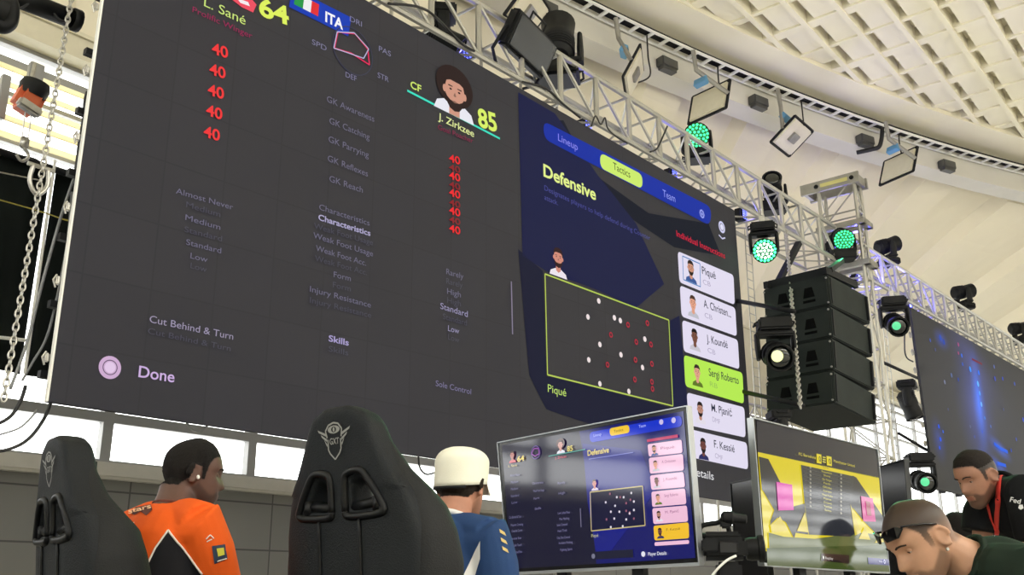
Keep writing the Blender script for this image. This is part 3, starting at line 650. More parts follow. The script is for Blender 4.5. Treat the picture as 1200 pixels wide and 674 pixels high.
# ================================================================== stage lights, chains, cables
def moving_head(name, label, base, up, aim, s=1.0, lens='clear', cat='stage light', group=None, clamp=False, sx=1.0):
    """base plate at `base`, standing (up=1) or hung (up=-1), head pointing along aim"""
    aim = Vector(aim).normalized(); U = Vector((0, 0, up)); B = Vector(base)
    ah = (aim - U * aim.dot(U)); ah = ah.normalized() if ah.length > .05 else FH.copy()
    ax = U.cross(ah).normalized()
    t = thing(name, label, cat, B, None, group)
    Rb = Matrix((ax, ah, U)).transposed() if up > 0 else Matrix((ax, ah * 1, U)).transposed()
    if Rb.determinant() < 0: Rb = Matrix((-ax, ah, U)).transposed()
    q = MB(); q.box(B + U * .085 * s, (.40 * s, .34 * s, .15 * s), Rb, .025 * s); q.build('base', M['black'], t)
    for sg in (-1, 1):
        q = MB(); q.tube([B + ax * sg * .2 * s - ah * .08 * s + U * .05 * s, B + ax * sg * .235 * s - ah * .08 * s + U * .07 * s, B + ax * sg * .235 * s + ah * .08 * s + U * .07 * s, B + ax * sg * .2 * s + ah * .08 * s + U * .05 * s], .012 * s, 6); q.build('handle', M['blackm'], t)
    piv = B + U * .46 * s
    q = MB(); q.box(B + U * .195 * s, (.46 * s, .2 * s, .07 * s), Rb, .02 * s)
    for sg in (-1, 1):
        A = B + ax * sg * .215 * s + U * .19 * s; E = piv + ax * sg * .215 * s + U * .05 * s
        q.tube([A, A.lerp(E, .5), E], [.075 * s, .085 * s, .06 * s], 10, True, [.032 * s, .034 * s, .026 * s], ah)
    q.build('yoke', M['black'], t)
    q = MB(); Rr = .17 * s
    prof = [(-.27 * s, .04 * s), (-.26 * s, .11 * s), (-.22 * s, .145 * s), (-.05 * s, .165 * s), (.02 * s, .165 * s), (.05 * s, .15 * s), (.2 * s, .165 * s), (.27 * s, .172 * s), (.28 * s, .165 * s), (.28 * s, .145 * s), (.25 * s, .14 * s)]
    if lens in ('wash', 'wash_hot'): prof = [(-.2 * s, .04 * s), (-.19 * s, .12 * s), (-.13 * s, .16 * s), (.0, .175 * s), (.1 * s, .2 * s), (.17 * s, .205 * s), (.18 * s, .19 * s), (.16 * s, .185 * s)]
    hv = q.revolve(piv, aim, prof, 20).build('head', M['black'], t, True, split=True)
    q = MB(); sd = aim.cross(ax).normalized()
    for k in range(5): c = piv - aim * (.2 - .035 * k) * s; q.revolve(c, aim, [(-.006 * s, .165 * s), (.006 * s, .168 * s)], 20)
    q.build('cooling_fin', M['blackm'], hv)
    if lens == 'wash' or lens == 'wash_hot':
        f = .165 * s; q = MB(); q.revolve(piv + aim * f, aim, [(0, .186 * s), (.004 * s, .186 * s)], 24); q.build('front_plate', mat('green_front', (20, 60, 40), .3, emit=(10, 120, 70), es=.5 * SCR), hv)
        q = MB(); q2 = MB()
        pts = [(0, 0)] + [(.06 * math.cos(a), .06 * math.sin(a)) for a in np.linspace(0, 2 * math.pi, 6, False)] + [(.115 * math.cos(a), .115 * math.sin(a)) for a in np.linspace(0, 2 * math.pi, 12, False)] + [(.165 * math.cos(a), .165 * math.sin(a)) for a in np.linspace(.1, 2 * math.pi + .1, 18, False)]
        for i, (a, b) in enumerate(pts):
            c = piv + aim * (f + .004 * s) + (ax * a + sd * b) * s
            (q2 if (lens == 'wash_hot' and (a * a + b * b) < .12 ** 2) else q).revolve(c, aim, [(0, .02 * s), (.012 * s, .017 * s), (.018 * s, .008 * s)], 10)
        q.build('led_lens', mat('green_led', (10, 60, 30), .3, emit=(60, 255, 150), es=(6 if lens == 'wash_hot' else 2.6) * SCR), hv)
        if q2.v: q2.build('led_lens', mat('white_green_led', (10, 60, 30), .3, emit=(205, 255, 215), es=9 * SCR), hv)
        ld = bpy.data.lights.new('wash_beam', 'SPOT'); ld.energy = 420; ld.color = (.08, 1, .35); ld.spot_size = math.radians(38); ld.spot_blend = .8; ld.shadow_soft_size = .12
        lo = bpy.data.objects.new('wash_beam', ld); C.objects.link(lo); lo.parent = t
        P_ = piv + aim * .3 * s; lo.matrix_local = TM[t.name].inverted() @ Matrix.Translation(P_) @ aim.to_track_quat('-Z', 'Y').to_matrix().to_4x4()
    else:
        cc = {'clear': ((60, 66, 70), None, 0), 'green': ((30, 120, 80), (96, 214, 150), 1.0), 'yellow': ((150, 150, 60), (240, 246, 180), 1.3), 'dark': ((20, 22, 24), None, 0)}[lens]
        q = MB(); q.revolve(piv + aim * .245 * s, aim, [(0, .14 * s), (.01 * s, .138 * s), (.03 * s, .10 * s), (.042 * s, .05 * s), (.045 * s, .01 * s)], 24)
        q.build('lens', mat('lens_glass', (16, 20, 20), .06, 0, .8), hv, True)
        if cc[1]:
            o = piv + aim * .285 * s + (sd * (-.02) + ax * .035) * s; q = MB(); q.revolve(o, aim, [(0, .07 * s), (.012 * s, .066 * s), (.02 * s, .04 * s), (.022 * s, .004 * s)], 20)
            q.build('lamp_glow', mat('lamp_glow', cc[0], .2, emit=cc[1], es=cc[2] * SCR), hv, True)
    if clamp:
        q = MB(); c = B - U * .07 * s; q.box(c, (.08, .06, .16), Rb, .01); q.tube([c - U * .05 + ah * .05, c - U * .13 + ah * .05, c - U * .16, c - U * .13 - ah * .05, c - U * .05 - ah * .05], .016, 6); q.build('clamp', M['steel'], t)
    return t
def onT(px, py, off=0.0):
    """point on the vertical plane of the truss front, off metres towards the camera"""
    pl = Plane(Vector((7.4, 6.0, 5)) + TNV * off, TD); return pl.P(px, py)
def toward(px, py, d, P): return W(px, py, d) - P
# -- standing on / hung from the long truss
P = onT(655, 97, -.3); moving_head('moving_head', 'large black moving light on the truss behind the flat floodlight', P, 1, (.32, .2, .9), 1.28, 'dark', group=None)
P = onT(818, 190, -.3); moving_head('moving_head', 'black moving wash light with pale green LED face, standing on the middle of the truss', P, 1, (CAM - P).normalized() + Vector((.12, 0, 0)), .95, 'wash')
P = onT(908, 250, -.3); moving_head('moving_head', 'unlit black moving light standing on the truss, left of the tower top', P, 1, Vector((-.75, -.35, .35)), .95, 'dark')
P = onT(893, 262, .25); moving_head('moving_head', 'glaring green wash light hung under the truss beside the large LED wall corner', P, -1, (CAM - P).normalized() + Vector((.05, 0, -.1)), .88, 'wash_hot', clamp=True)
P = onT(990, 306, .12); moving_head('moving_head', 'black wash light with green LED face in front of the truss tower', P, 1, (CAM - P).normalized() + Vector((.4, 0, -.05)), .92, 'wash')
P = onT(1042, 312, -.3); moving_head('moving_head', 'unlit black moving light standing on the blue-lit truss just right of the tower', P, 1, Vector((.75, -.55, .3)), .95, 'dark')
P = onT(1131, 364, -.3); moving_head('moving_head', 'small unlit black moving light farthest along the blue-lit truss', P, 1, Vector((.75, -.55, .2)), 1.0, 'dark')
P = onT(1197, 404, -.3); moving_head('moving_head', 'black moving light cut by the right picture edge, on the far truss end', P, 1, Vector((.6, -.6, .1)), 1.0, 'dark')
P = onT(1045, 349, .2); moving_head('moving_head', 'black moving light with a round green lens hung beside the second LED wall top', P, -1, (CAM - P).normalized() + Vector((.2, -.1, -.1)), 1.1, 'green', clamp=True)
# -- on the side ladders between LED wall and loudspeakers
P = W(906, 374, 12.55); moving_head('moving_head', 'black moving light with glowing yellow lens in front of the loudspeaker stack', P, -1, (CAM - P).normalized() + Vector((.12, -.1, -.05)), 1.05, 'yellow')
yl = P.copy()
P = W(912, 481, 12.4); moving_head('moving_head', 'black moving light lying flat under the loudspeaker stack, above the yellow scoreboard screen', P, -1, Vector((.62, -.72, -.02)), .77, 'dark')
dl = P.copy()
P = W(1062, 446, 18.3); moving_head('moving_head', 'black moving light pointing straight down before the bright window', P, -1, Vector((.05, -.25, -.95)), 1.0, 'dark')
rl = P.copy()
P = W(1076, 531, 18.3); moving_head('moving_head', 'black moving light with large green-tinted lens, lowest one beside the second LED wall', P, -1, (CAM - P).normalized() + Vector((.35, -.1, -.02)), 1.15, 'green')
rl2 = P.copy()
# ladders they hang on
def boom(label, p0, p1, name='boom_pipe', r=.03, m='blackm'):
    q = MB(); q.tube([p0, p1], r, 10); return single(q, name, M[m], label, 'pipe', smooth=True)
def boom_at(label, P, a, over, s_):
    """pipe from a on the LED wall's edge frame across the lamp's clamp"""
    m = P + ZV * (.085 + .07 * s_); boom(label, a, m + (m - a) * over)
boom_at('short black pipe above the yellow-lensed light, left of the loudspeakers', yl, onT(860, 352, -.09), .5, 1.05)
boom_at('short black pipe above the flat-lying light under the loudspeakers', dl, onT(866, 458, -.09), .6, .77)
boom_at('black pipe above the down-pointing light at the window', rl, onT(1086, 448, -.10), .9, 1.0)
boom_at('black pipe above the lowest light at the window', rl2, onT(1097, 534, -.10), .9, 1.15)
def wire_ladder(label, a, b, name='wire_ladder'):
    t = thing(name, label, 'ladder', b)
    a = Vector(a); b = Vector(b); sx = TD * .09
    for sg in (-1, 1): q = MB(); q.tube([a + sx * sg, b + sx * sg], .008, 6); q.build('side_wire', M['steel'], t)
    n = 22
    for i in range(1, n): c = a.lerp(b, i / n); q = MB(); q.tube([c - sx, c + sx], .007, 5); q.build('rung', M['steel'], t)
wire_ladder('thin wire ladder hanging down the right edge of the large LED wall', onT(872, 268, -.02) + TD * .1, W(890, 497, 13.3))
wire_ladder('thin wire ladder hanging between tower and second LED wall', onT(1034, 345, .1), W(1053, 560, 18.6))
# -- flat floodlight on the truss
t = thing('floodlight', 'flat black rectangular floodlight tilted on the truss, left of the large moving light', 'stage light', onT(620, 74, -.2))
c = onT(619, 52, .05); n_ = Vector((.12, -.8, -.42)).normalized(); u_ = n_.cross(ZV).normalized() * -1; u_ = (u_ + ZV * -.02).normalized(); v_ = u_.cross(n_).normalized() * 1
if v_.z < 0: v_ = -v_
Rf = Matrix((u_, -n_, v_)).transposed()
if Rf.determinant() < 0: Rf = Matrix((-u_, -n_, v_)).transposed()
q = MB(); q.box(c, (.90, .15, .44), Rf, .03); q.build('housing', M['black'], t)
q = MB(); q.box(c + n_ * .078, (.78, .012, .36), Rf); q.build('glass', mat('flood_glass', (40, 42, 44), .25), t)
for sg in (-1, 1): q = MB(); q.tube([c + u_ * sg * .47, c + u_ * sg * .47 - v_ * .3 - n_ * .05, c + u_ * sg * .3 - v_ * .42 - n_ * .05], .02, 6); q.build('bracket', M['blackm'], t)
q = MB(); q.tube([c + u_ * -.15 + v_ * .21, c + u_ * -.15 + v_ * .33, c + u_ * .15 + v_ * .33, c + u_ * .15 + v_ * .21], .014, 6); q.build('handle', M['blackm'], t)
# small dark light at the picture's top edge
P = onT(520, 10, -.25); moving_head('moving_head', 'black moving light half hidden at the top edge, inside the truss left end', P, -1, Vector((.6, -.6, -.5)), .8, 'dark')
# -- blue light units inside the trusses
def blue_par(P, label, e=26):
    t = thing('blue_light', label, 'stage light', P)
    q = MB(); q.box(P + Vector((0, 0, .1)), (.2, .16, .2), None, .03); q.build('housing', M['black'], t)
    q = MB()
    for i in range(3):
        for j in range(5): q.revolve(P + Vector((-.05 + .05 * i, -.081, .03 + .035 * j)), (0, -1, 0), [(0, .013), (.008, .01)], 8)
    q.build('led_lens', mat('blue_led', (20, 30, 120), .3, emit=(96, 110, 255), es=3 * SCR), t)
    ld = bpy.data.lights.new('blue_beam', 'POINT'); ld.energy = e; ld.color = (.13, .12, 1); ld.shadow_soft_size = .06
    lo = bpy.data.objects.new('blue_beam', ld); C.objects.link(lo); lo.parent = t; lo.location = Vector((0, -.14, .12))
blue_par(onT(975, 296, -.1), 'small blue LED light inside the truss left of the tower', 14)
for i, (x, e) in enumerate(((7.0, 5), (9.2, 5), (11.2, 6), (13.2, 12), (17.6, 130), (20.2, 60))):
    blue_par(Vector((x, tY(x) + .36, ZB + 5.53)), ('small blue light in the left end of the long truss', 'small blue light in the long truss under the flat floodlight side', 'small blue light in the long truss left of the green wash light', 'small blue light in the long truss near the LED wall corner', 'strong blue light in the truss right of the tower', 'blue light in the far truss above the second LED wall')[i], e)
# -- chains of real links
def chain(label, a, b, pitch, r, group=None, sag=0.0, name='chain'):
    a = Vector(a); b = Vector(b); t = thing(name, label, 'chain', b, None, group)
    L = (b - a).length; n = int(L / pitch); d = (a - b).normalized(); x = d.cross(FH).normalized(); y = d.cross(x)
    ring = []
    w_, l_ = pitch * .36, pitch * .66
    for k in range(14):
        an = 2 * math.pi * k / 14; ring.append(Vector((math.cos(an) * w_, 0, math.sin(an) * l_ * (1.0))))
    q = MB(); q.tube(ring + [ring[0]], r, 6, False)
    proto = q.build('link', M['steel'], t, True, world=False)
    Rw = Matrix((x, y, d)).transposed()
    for i in range(n):
        o = proto if i == 0 else proto.copy()
        if i: C.objects.link(o); o.parent = t
        p = b + d * (pitch * (i + .5)); an = math.radians(45 + (90 if i % 2 else 0) + random.uniform(-8, 8))
        o.matrix_local = TM[t.name].inverted() @ Matrix.Translation(p) @ (Rw @ Matrix.Rotation(an, 3, 'Z')).to_4x4()
    return t
chain('long steel hoist chain hanging left of the large LED wall', onY(90, -40, 6.4), onY(4, 470, 6.1), .046, .0065)
chain('thin steel chain hanging in front of the loudspeaker stack', onT(921, 268, .1), W(938, 478, 11.3), .06, .010)
chain('thin steel chain hanging from the tower top down past the blue-lit truss', onZ(1007, 224, ZB + 6.9), onT(1016, 330, .35), .075, .011)
# small shackle and hook on the long chain
p = onY(48, 196, 6.3); t = thing('shackle', 'steel shackle joining two lengths of the long chain', 'hook', p)
q = MB(); q.tube(spline([p + Vector((-.05, 0, .0)), p + Vector((-.06, 0, -.12)), p + Vector((0, 0, -.2)), p + Vector((.06, 0, -.12)), p + Vector((.05, 0, 0))], 6), .016, 8); q.build('bow', M['steel'], t, True)
q = MB(); q.tube([p + Vector((-.09, 0, 0)), p + Vector((.09, 0, 0))], .016, 8); q.build('pin', M['steel'], t)
# -- black drapes behind the left side, with a bright gap between them
def drape(label, xa, xb, z0, z1, y):
    q = MB(); n = int((xb - xa) / .05); vs = []; fs = []
    for k, z in enumerate(np.linspace(z0, z1, 7)):
        for i in range(n + 1):
            x = xa + (xb - xa) * i / n; vs.append((x, y + .035 * math.sin(x * 9.0) + .015 * math.sin(x * 23 + z), z))
    for k in range(6):
        for i in range(n): a = k * (n + 1) + i; fs.append((a, a + 1, a + n + 2, a + n + 1))
    q.add(vs, fs); o = single(q, 'drape', M['curtain'], label, 'curtain', smooth=True)
    md = o.modifiers.new('thick', 'SOLIDIFY'); md.thickness = .008
drape('wide black drape over the windows at the far left, left of the bright gap', -2.5, 4.275, ZB + 2.15, ZB + 4.42, 9.78)
drape('narrow black drape between the bright gap and the large LED wall', 4.33, 6.4, ZB + 2.15, ZB + 4.42, 9.78)
q = MB(); q.tube([(-2.5, 9.72, ZB + 4.36), (6.5, 9.72, ZB + 4.36)], .04, 8); single(q, 'drape_pipe', M['blackm'], 'dark pipe along the top of the black drapes', 'pipe', smooth=True)
q = MB(); q.tube([onY(-60, 190, 9.6), onY(50, 212, 9.6)], .008, 6); single(q, 'wire', M['steel'], 'thin pale wire across the top of the left black drape', 'wire')
q = MB(); q.tube([onY(-40, 391, 9.6), onY(31, 399, 9.6)], .018, 6); single(q, 'rail', M['white'], 'short white rail before the left black drape, ending at the bright gap', 'rail')
q = MB(); q.tube(spline([onY(-60, 218, 9.5), onY(20, 240, 9.5), onY(54, 250, 9.5), onY(82, 259, 9.5), onY(130, 268, 9.5)]), .007, 6); single(q, 'cable', M['ycable'], 'yellow cable stretched across the black drapes', 'cable', smooth=True)
q = MB(); q.tube([onY(29, 438, 9.68), onY(64.5, 188, 9.68)], .016, 6); single(q, 'gap_glare', M['white'], 'white strip added for the bright line of sunlight in the gap between the black drapes', 'cord')  # white tube stands in for sunlight glaring through the drape gap
# -- louvres of the upper windows, left
for k in range(5):
    q = MB(); z = ZB + 4.66 + .19 * k; q.box((1.5, 9.93, z), (9.6, .012, .13), Matrix.Rotation(math.radians(-38), 3, 'X')); single(q, 'louvre_blade', M['blind'], 'long cream louvre blade before the upper left window, %s' % ('lowest of five', 'second from the bottom', 'middle of five', 'second from the top', 'topmost of five')[k], 'louvre', 'cream louvre blades')
q = MB(); q.box(onY(41, 90, 9.7), (.15, .08, .3), None, .01); single(q, 'wall_bracket', M['frame'], 'grey upright bracket plate holding the orange hoist', 'bracket')
q = MB(); q.box(onY(3, 114, 9.7), (.09, .08, .5), None, .01); single(q, 'wall_post', M['frame'], 'grey post at the left picture edge, before the bright upper window', 'post')
# roller blinds further right (seen beside the loudspeakers)
q = MB(); q.box((22.2, 9.85, ZB + 4.95), (4.6, .02, 1.9)); single(q, 'roller_blind', M['fascia'], 'beige blind pulled down over the window behind the loudspeakers', 'blind')
# -- chain hoist
c = onY(33, 118, 9.3); t = thing('chain_hoist', 'orange and black electric chain hoist with its hook, at upper left', 'hoist', c)
q = MB(); q.box(c, (.26, .2, .3), Matrix.Rotation(.3, 3, 'Y'), .05); q.build('motor', M['orangem'], t)
q = MB(); q.revolve(c + Vector((.03, 0, .1)), (.15, -.2, 1), [(-.04, .13), (.06, .15), (.12, .13), (.13, .05)], 16); q.build('drum', M['black'], t, True, split=True)
q = MB(); q.box(c + Vector((-.02, -.1, -.12)), (.24, .1, .1), Matrix.Rotation(.3, 3, 'Y'), .02); q.build('gear_cover', M['steel'], t)
hk = onY(27, 178, 9.3)
for dx in (-.03, .03): q = MB(); q.tube([c + Vector((dx, -.05, -.15)), hk + Vector((dx, 0, .12))], .006, 6); q.build('load_chain', M['steel'], t)
q = MB(); q.box(hk + Vector((0, 0, .1)), (.08, .06, .12), None, .015); q.tube(spline([hk + Vector((0, 0, .05)), hk + Vector((.06, 0, -.03)), hk + Vector((0, 0, -.1)), hk + Vector((-.06, 0, -.05))], 6), .016, 8); q.build('hook', M['steel'], t, True)
q = MB(); q.tube([c + Vector((0, .02, .12)), c + Vector((0.03, .05, .45))], .02, 8); q.build('suspension', M['steel'], t)
# -- pipe and yoke at the top left
q = MB(); a, b = onY(-30, -22, 6.8), onY(84, 22, 6.8); q.tube([a, b], .075, 12); q.tube([b, b + (b - a).normalized() * .06], .09, 12)
single(q, 'lighting_pipe', M['black'], 'thick black pipe at the top left corner, ending at the long chain', 'pipe', smooth=True)
q = MB(); q.tube(spline([onY(15, -6, 6.75), onY(20, 9, 6.75), onY(31, 6, 6.75), onY(38, -2, 6.75)], 6), .01, 6); single(q, 'cable', M['cable'], 'short black cable looping under the left end of the thick pipe', 'cable', smooth=True)
q = MB(); q.tube(spline([onY(60, 10, 6.75), onY(68, 22, 6.75), onY(76, 25, 6.75), onY(84, 22, 6.75)], 6), .012, 6); single(q, 'cable', M['cable'], 'black cable hanging under the right end of the thick pipe', 'cable', smooth=True)
t = thing('lamp_yoke', 'black curved lamp bracket cut by the top left corner', 'bracket', onY(2, 30, 6.6))
q = MB(); q.tube(spline([onY(-14, -12, 6.6), onY(4, -6, 6.6), onY(12, 6, 6.6), onY(11, 24, 6.6), onY(4, 30, 6.6), onY(-10, 25, 6.6)], 8), .06, 10, True, None); q.build('bracket_arm', M['black'], t, True)
q = MB(); q.revolve(onY(-10, 8, 6.6), (1, 0, 0), [(-.1, .02), (-.1, .12), (.08, .12), (.08, .02)], 16); q.build('pivot', M['black'], t, True, split=True)
# -- cables at the left edge of the LED wall
def cab(label, pts, r=.012, m='cable'): q = MB(); q.tube(spline(pts, 8), r, 6); single(q, 'cable', M[m], label, 'cable', smooth=True)
cab('thick black cable bundle down the left edge of the LED wall, beside the upper windows', [onY(104, 108, 6.35), onY(101, 120, 6.4), onY(100, 138, 6.4), onY(95, 165, 6.4), onY(92, 190, 6.4), onY(90, 202, 6.4)], .022)
cab('grey cable slanting from LED wall edge across the drape gap, longest one', [onY(90, 200, 6.4), onY(72, 252, 6.4), onY(50, 330, 6.4), onY(32, 400, 6.4), onY(12, 456, 6.4)], .010, 'gcable')
cab('grey cable slanting beside the LED wall edge, nearest to it', [onY(84, 225, 6.4), onY(78, 290, 6.4), onY(58, 385, 6.4), onY(38, 425, 6.4), onY(26, 446, 6.4)], .008, 'gcable')
cab('black cable drooping from the LED wall lower left corner to the picture edge', [onY(60, 470, 6.4), onY(52, 490, 6.4), onY(36, 512, 6.4), onY(15, 525, 6.4), onY(-25, 534, 6.4)], .012)
cab('black cable drooping left below the drape, upper one', [onY(30, 452, 6.4), onY(24, 470, 6.4), onY(10, 490, 6.4), onY(-20, 504, 6.4)], .012)
cab('thin grey cable drooping before the bright lower window', [onY(44, 480, 6.4), onY(34, 492, 6.4), onY(20, 503, 6.4), onY(-10, 512, 6.4)], .007, 'gcable')
cab('cable loop hanging under the LED wall behind the man in orange', [onT(217, 492, -.1), onT(224, 503, -.1), onT(234, 506, -.1), onT(246, 496, -.1)], .008, 'gcable')
cab('black cable loop hanging under the LED wall beside the white cap', [onT(490, 530, -.1), onT(492, 548, -.1), onT(500, 556, -.1), onT(512, 553, -.1)], .009)
cab('black cable draped along the long truss, left part', [onT(455, 4, .05), onT(500, 12, .05), onT(540, 50, .05), onT(556, 60, .05)], .014)
cab('black cable draped along the long truss below the flat floodlight', [onT(612, 96, .05), onT(640, 104, .05), onT(660, 122, .05), onT(680, 138, .05)], .014)
cab('curled black cable ends on the truss left of the tabs', [onT(693, 148, .06), onT(698, 136, .06), onT(704, 146, .06), onT(709, 138, .06), onT(712, 150, .06), onT(722, 160, .06), onT(735, 168, .06)], .010)
cab('black cable looping on the truss under the green wash light', [onT(782, 148, .06), onT(776, 162, .06), onT(770, 174, .06), onT(762, 178, .06)], .012)
cab('black cable hanging beside the second LED wall edge', [onT(1062, 352, .02), onT(1060, 400, .05), onT(1062, 418, .05), onT(1070, 424, .05)], .014)
# -- cable tray, small boxes and work lights on the round rim
t = thing('cable_tray', 'curved ladder cable tray running along the round ceiling rim', 'cable tray', (20, rim_y(20) - .2, ZB + 10.0))
for rr in (RR - .34, RR - .06):
    q = MB(); pts = []
    for i in range(61):
        a = A0 + (A1 - A0) * i / 60; pts.append((RC.x + rr * math.cos(a), RC.y + rr * math.sin(a), ZB + 9.98))
    q.tube(pts, .03, 5); q.build('rail', M['white'], t)
aa0, aa1 = math.radians(58), math.radians(84)
proto = None
for i in range(66):
    a = aa0 + (aa1 - aa0) * i / 65
    q = MB(); d0 = Vector((math.cos(a), math.sin(a), 0)); q.bar(Vector((RC.x, RC.y, ZB + 9.975)) + d0 * (RR - .34), Vector((RC.x, RC.y, ZB + 9.975)) + d0 * (RR - .06), .07, .03); q.build('rung', M['white'], t)
q = MB(); arc(RR - .3, RR - .1, ZB + 10.04, ZB + 10.09, aa0, aa1, 60, q); q.build('cable_bundle', M['blackm'], t)
def on_rim(px, py, z): return onZ(px, py, ZB + z)
for i, (px, py) in enumerate(((638, 11), (781, 76), (888, 120), (1017, 163), (1116, 191))):
    p = on_rim(px, py, 9.62); a = math.atan2(p.y - RC.y, p.x - RC.x); p = Vector((RC.x + (RR - .1) * math.cos(a), RC.y + (RR - .1) * math.sin(a), ZB + 9.62))
    q = MB(); R_ = Matrix.Rotation(a, 3, 'Z'); q.box(p, (.2, .42, .2), R_, .02); q.box(p + Vector((0, 0, -.13)), (.16, .36, .06), R_, .01)
    single(q, 'emergency_light', mat('dark_box', (70, 70, 68), .5), 'small dark box under the round ceiling rim, %s' % ('cut at the left behind the moving light', 'right of the first work light', 'above the second work light cable', 'left of the thick black riser cable', 'rightmost of the five')[i], 'box', 'small dark boxes on the ceiling rim')
def work_light(px, py, label, yaw, tilt, sc_=1.45):
    p = on_rim(px, py, 9.0); t = thing('work_light', label, 'work light', p - Vector((0, 0, .3)), None, 'work lights under the ceiling rim')
    R_ = Matrix.Rotation(yaw, 3, 'Z') @ Matrix.Rotation(tilt, 3, 'X')
    q = MB(); W_, H_ = .62 * sc_, .48 * sc_
    for (a, b) in (((-1, -1), (1, -1)), ((1, -1), (1, 1)), ((1, 1), (-1, 1)), ((-1, 1), (-1, -1))): q.bar(p + R_ @ Vector((a[0] * W_ / 2, 0, a[1] * H_ / 2)), p + R_ @ Vector((b[0] * W_ / 2, 0, b[1] * H_ / 2)), .04, .04)
    q.build('frame', M['blackm'], t)
    q = MB(); q.box(p, (W_ * .92, .09, H_ * .9), R_, .02); q.build('lamp_body', M['fascia'], t)
    q = MB(); q.box(p + R_ @ Vector((0, -.06, 0)), (W_ * .3, .06, H_ * .3), R_, .01); q.build('driver', M['alu_dark'], t)
    q = MB(); top_ = p + Vector((-.35, .0, .62)) * sc_
    q.tube([p + R_ @ Vector((-W_ / 2, 0, 0)), p + Vector((-.3, 0, .35)) * sc_, top_], .045, 6); q.build('arm', M['alu_dark'], t)
    q = MB(); q.box(p + Vector((-.22, -.02, .2)) * sc_, (.2 * sc_, .12, .1 * sc_), R_, .01); q.build('blue_joint', M['blue'], t)
    a = math.atan2(p.y - RC.y, p.x - RC.x); e = Vector((RC.x + (RR - .2) * math.cos(a - .008), RC.y + (RR - .2) * math.sin(a - .008), ZB + 9.98))
    q = MB(); q.tube(spline([p + R_ @ Vector((W_ / 2, 0, .05)), p + Vector((.42, -.1, .1)), e - Vector((0, 0, .45)), e], 6), .016, 5); q.build('lead', M['cable'], t, True)
work_light(742, 86, 'work light with blue joint under the ceiling rim, left of the green wash light', .5, .5)
work_light(831, 120, 'work light with blue joint seen edge-on above the green wash light', 1.4, .3)
work_light(928, 160, 'square work light facing down above the unlit moving light', .0, .95)
work_light(1053, 195, 'rightmost work light, its blue joint under the thick black riser cable', 1.2, .4)
work_light(618, 14, 'work light at the top edge above the flat floodlight', .3, .7)
q = MB(); q.tube(spline([on_rim(1034, 150, 9.9), on_rim(1033, 163, 9.6), on_rim(1030, 172, 9.42), on_rim(1022, 175, 9.4), on_rim(1004, 179, 9.4)], 6), .05, 6); single(q, 'riser_cable', M['cable'], 'thick black cable dropping from the tray over the ceiling rim', 'cable', smooth=True)
# ================================================================== flat screens and the video camera
def flat_tv(label, TLp, TRp, brpx, blpx, thick=.05, bez=.006, legs=True, tilt_back=0, name='television', on=True):
    """TLp, TRp = world corners of the top; the bottom corners lie straight below on the same upright plane"""
    TRp = TRp.copy(); pv = Plane(TLp, Vector((TRp.x - TLp.x, TRp.y - TLp.y, 0))); BRp = pv.P(*brpx); BLp = pv.P(*blpx)
    u = (TRp - TLp).normalized(); base = (BLp + BRp) / 2
    pl = Plane(BLp, (BRp - BLp)); n = pl.n
    t = thing(name, label, 'television', Vector((base.x, base.y, 0)) - n * .1)
    c = [TLp, TRp, BRp, BLp]; mid = (TLp + BRp) / 2
    q = MB(); d = [p - n * thick * .5 for p in c]; e = [mid + (p - mid) * .8 - n * thick for p in c]
    q.add(c + d + e, [(0, 1, 2, 3), (0, 4, 5, 1), (1, 5, 6, 2), (2, 6, 7, 3), (3, 7, 4, 0), (4, 8, 9, 5), (5, 9, 10, 6), (6, 10, 11, 7), (7, 11, 8, 4), (11, 10, 9, 8)])
    q.build('housing', M['tvback'], t)
    q = MB()
    for i in range(4):
        a, b = c[i], c[(i + 1) % 4]; wd = bez * (2.2 if i == 2 else 1); q.bar(a - n * .008, b - n * .008, wd, .035, n)
    q.build('bezel', M['silver'] if on else M['tvback'], t)
    q = MB(); ins = [mid + (p - mid) * .985 + n * .004 for p in c]; q.poly(ins)
    pn = q.build('display', mat('dark_display', (8, 8, 14), .14, 0, .5), t)
    if legs:
        for s in (.3, .7):
            p = BLp.lerp(BRp, s) - n * thick * .7
            q = MB(); q.bar(Vector((p.x, p.y, .02)), Vector((p.x, p.y, p.z + .12)), .07, .035, n); q.build('stand_post', M['blackm'], t)
            q = MB(); q.bar(Vector((p.x, p.y, .02)) + n * .28, Vector((p.x, p.y, .02)) - n * .28, .06, .04); q.build('stand_foot', M['blackm'], t)
    return t, pl
tv1, A = flat_tv('large television in front of the LED wall, showing the football menu with pink player list', W(584, 519, 5.43), W(806, 476, 4.45), (820.5, 661), (597, 672.5))
def S1(pts, c, name, off=.008, k=1.0): return put_poly(A, pts, scr(c, k, True), tv1, name, off)
def T1(b, p0, p1, h, c, bold=0, name='text', off=.014): return put_text(A, b, p0, p1, h, scr(c, 1, True), tv1, off, bold, name)
S1([(589, 522), (802, 482), (816, 654), (600, 667)], (12, 12, 44), 'page_background', .0055)
S1([(680, 506), (802, 482), (816, 654), (700, 661), (692, 580)], (8, 14, 100), 'page_background', .0065)
S1([(684, 520), (752, 528), (770, 575), (718, 645), (700, 648), (690, 590)], (12, 22, 126), 'page_background', .0075)
put_round(A, [(692, 507), (800, 487), (801, 500), (693, 519)], .03, scr((16, 48, 200), 1, True), tv1, 'tab_bar', .009)
put_round(A, [(716, 502.5), (739, 498), (740, 507.5), (717, 511.5)], .03, scr((240, 196, 40), 1, True), tv1, 'tab_pill', .012)
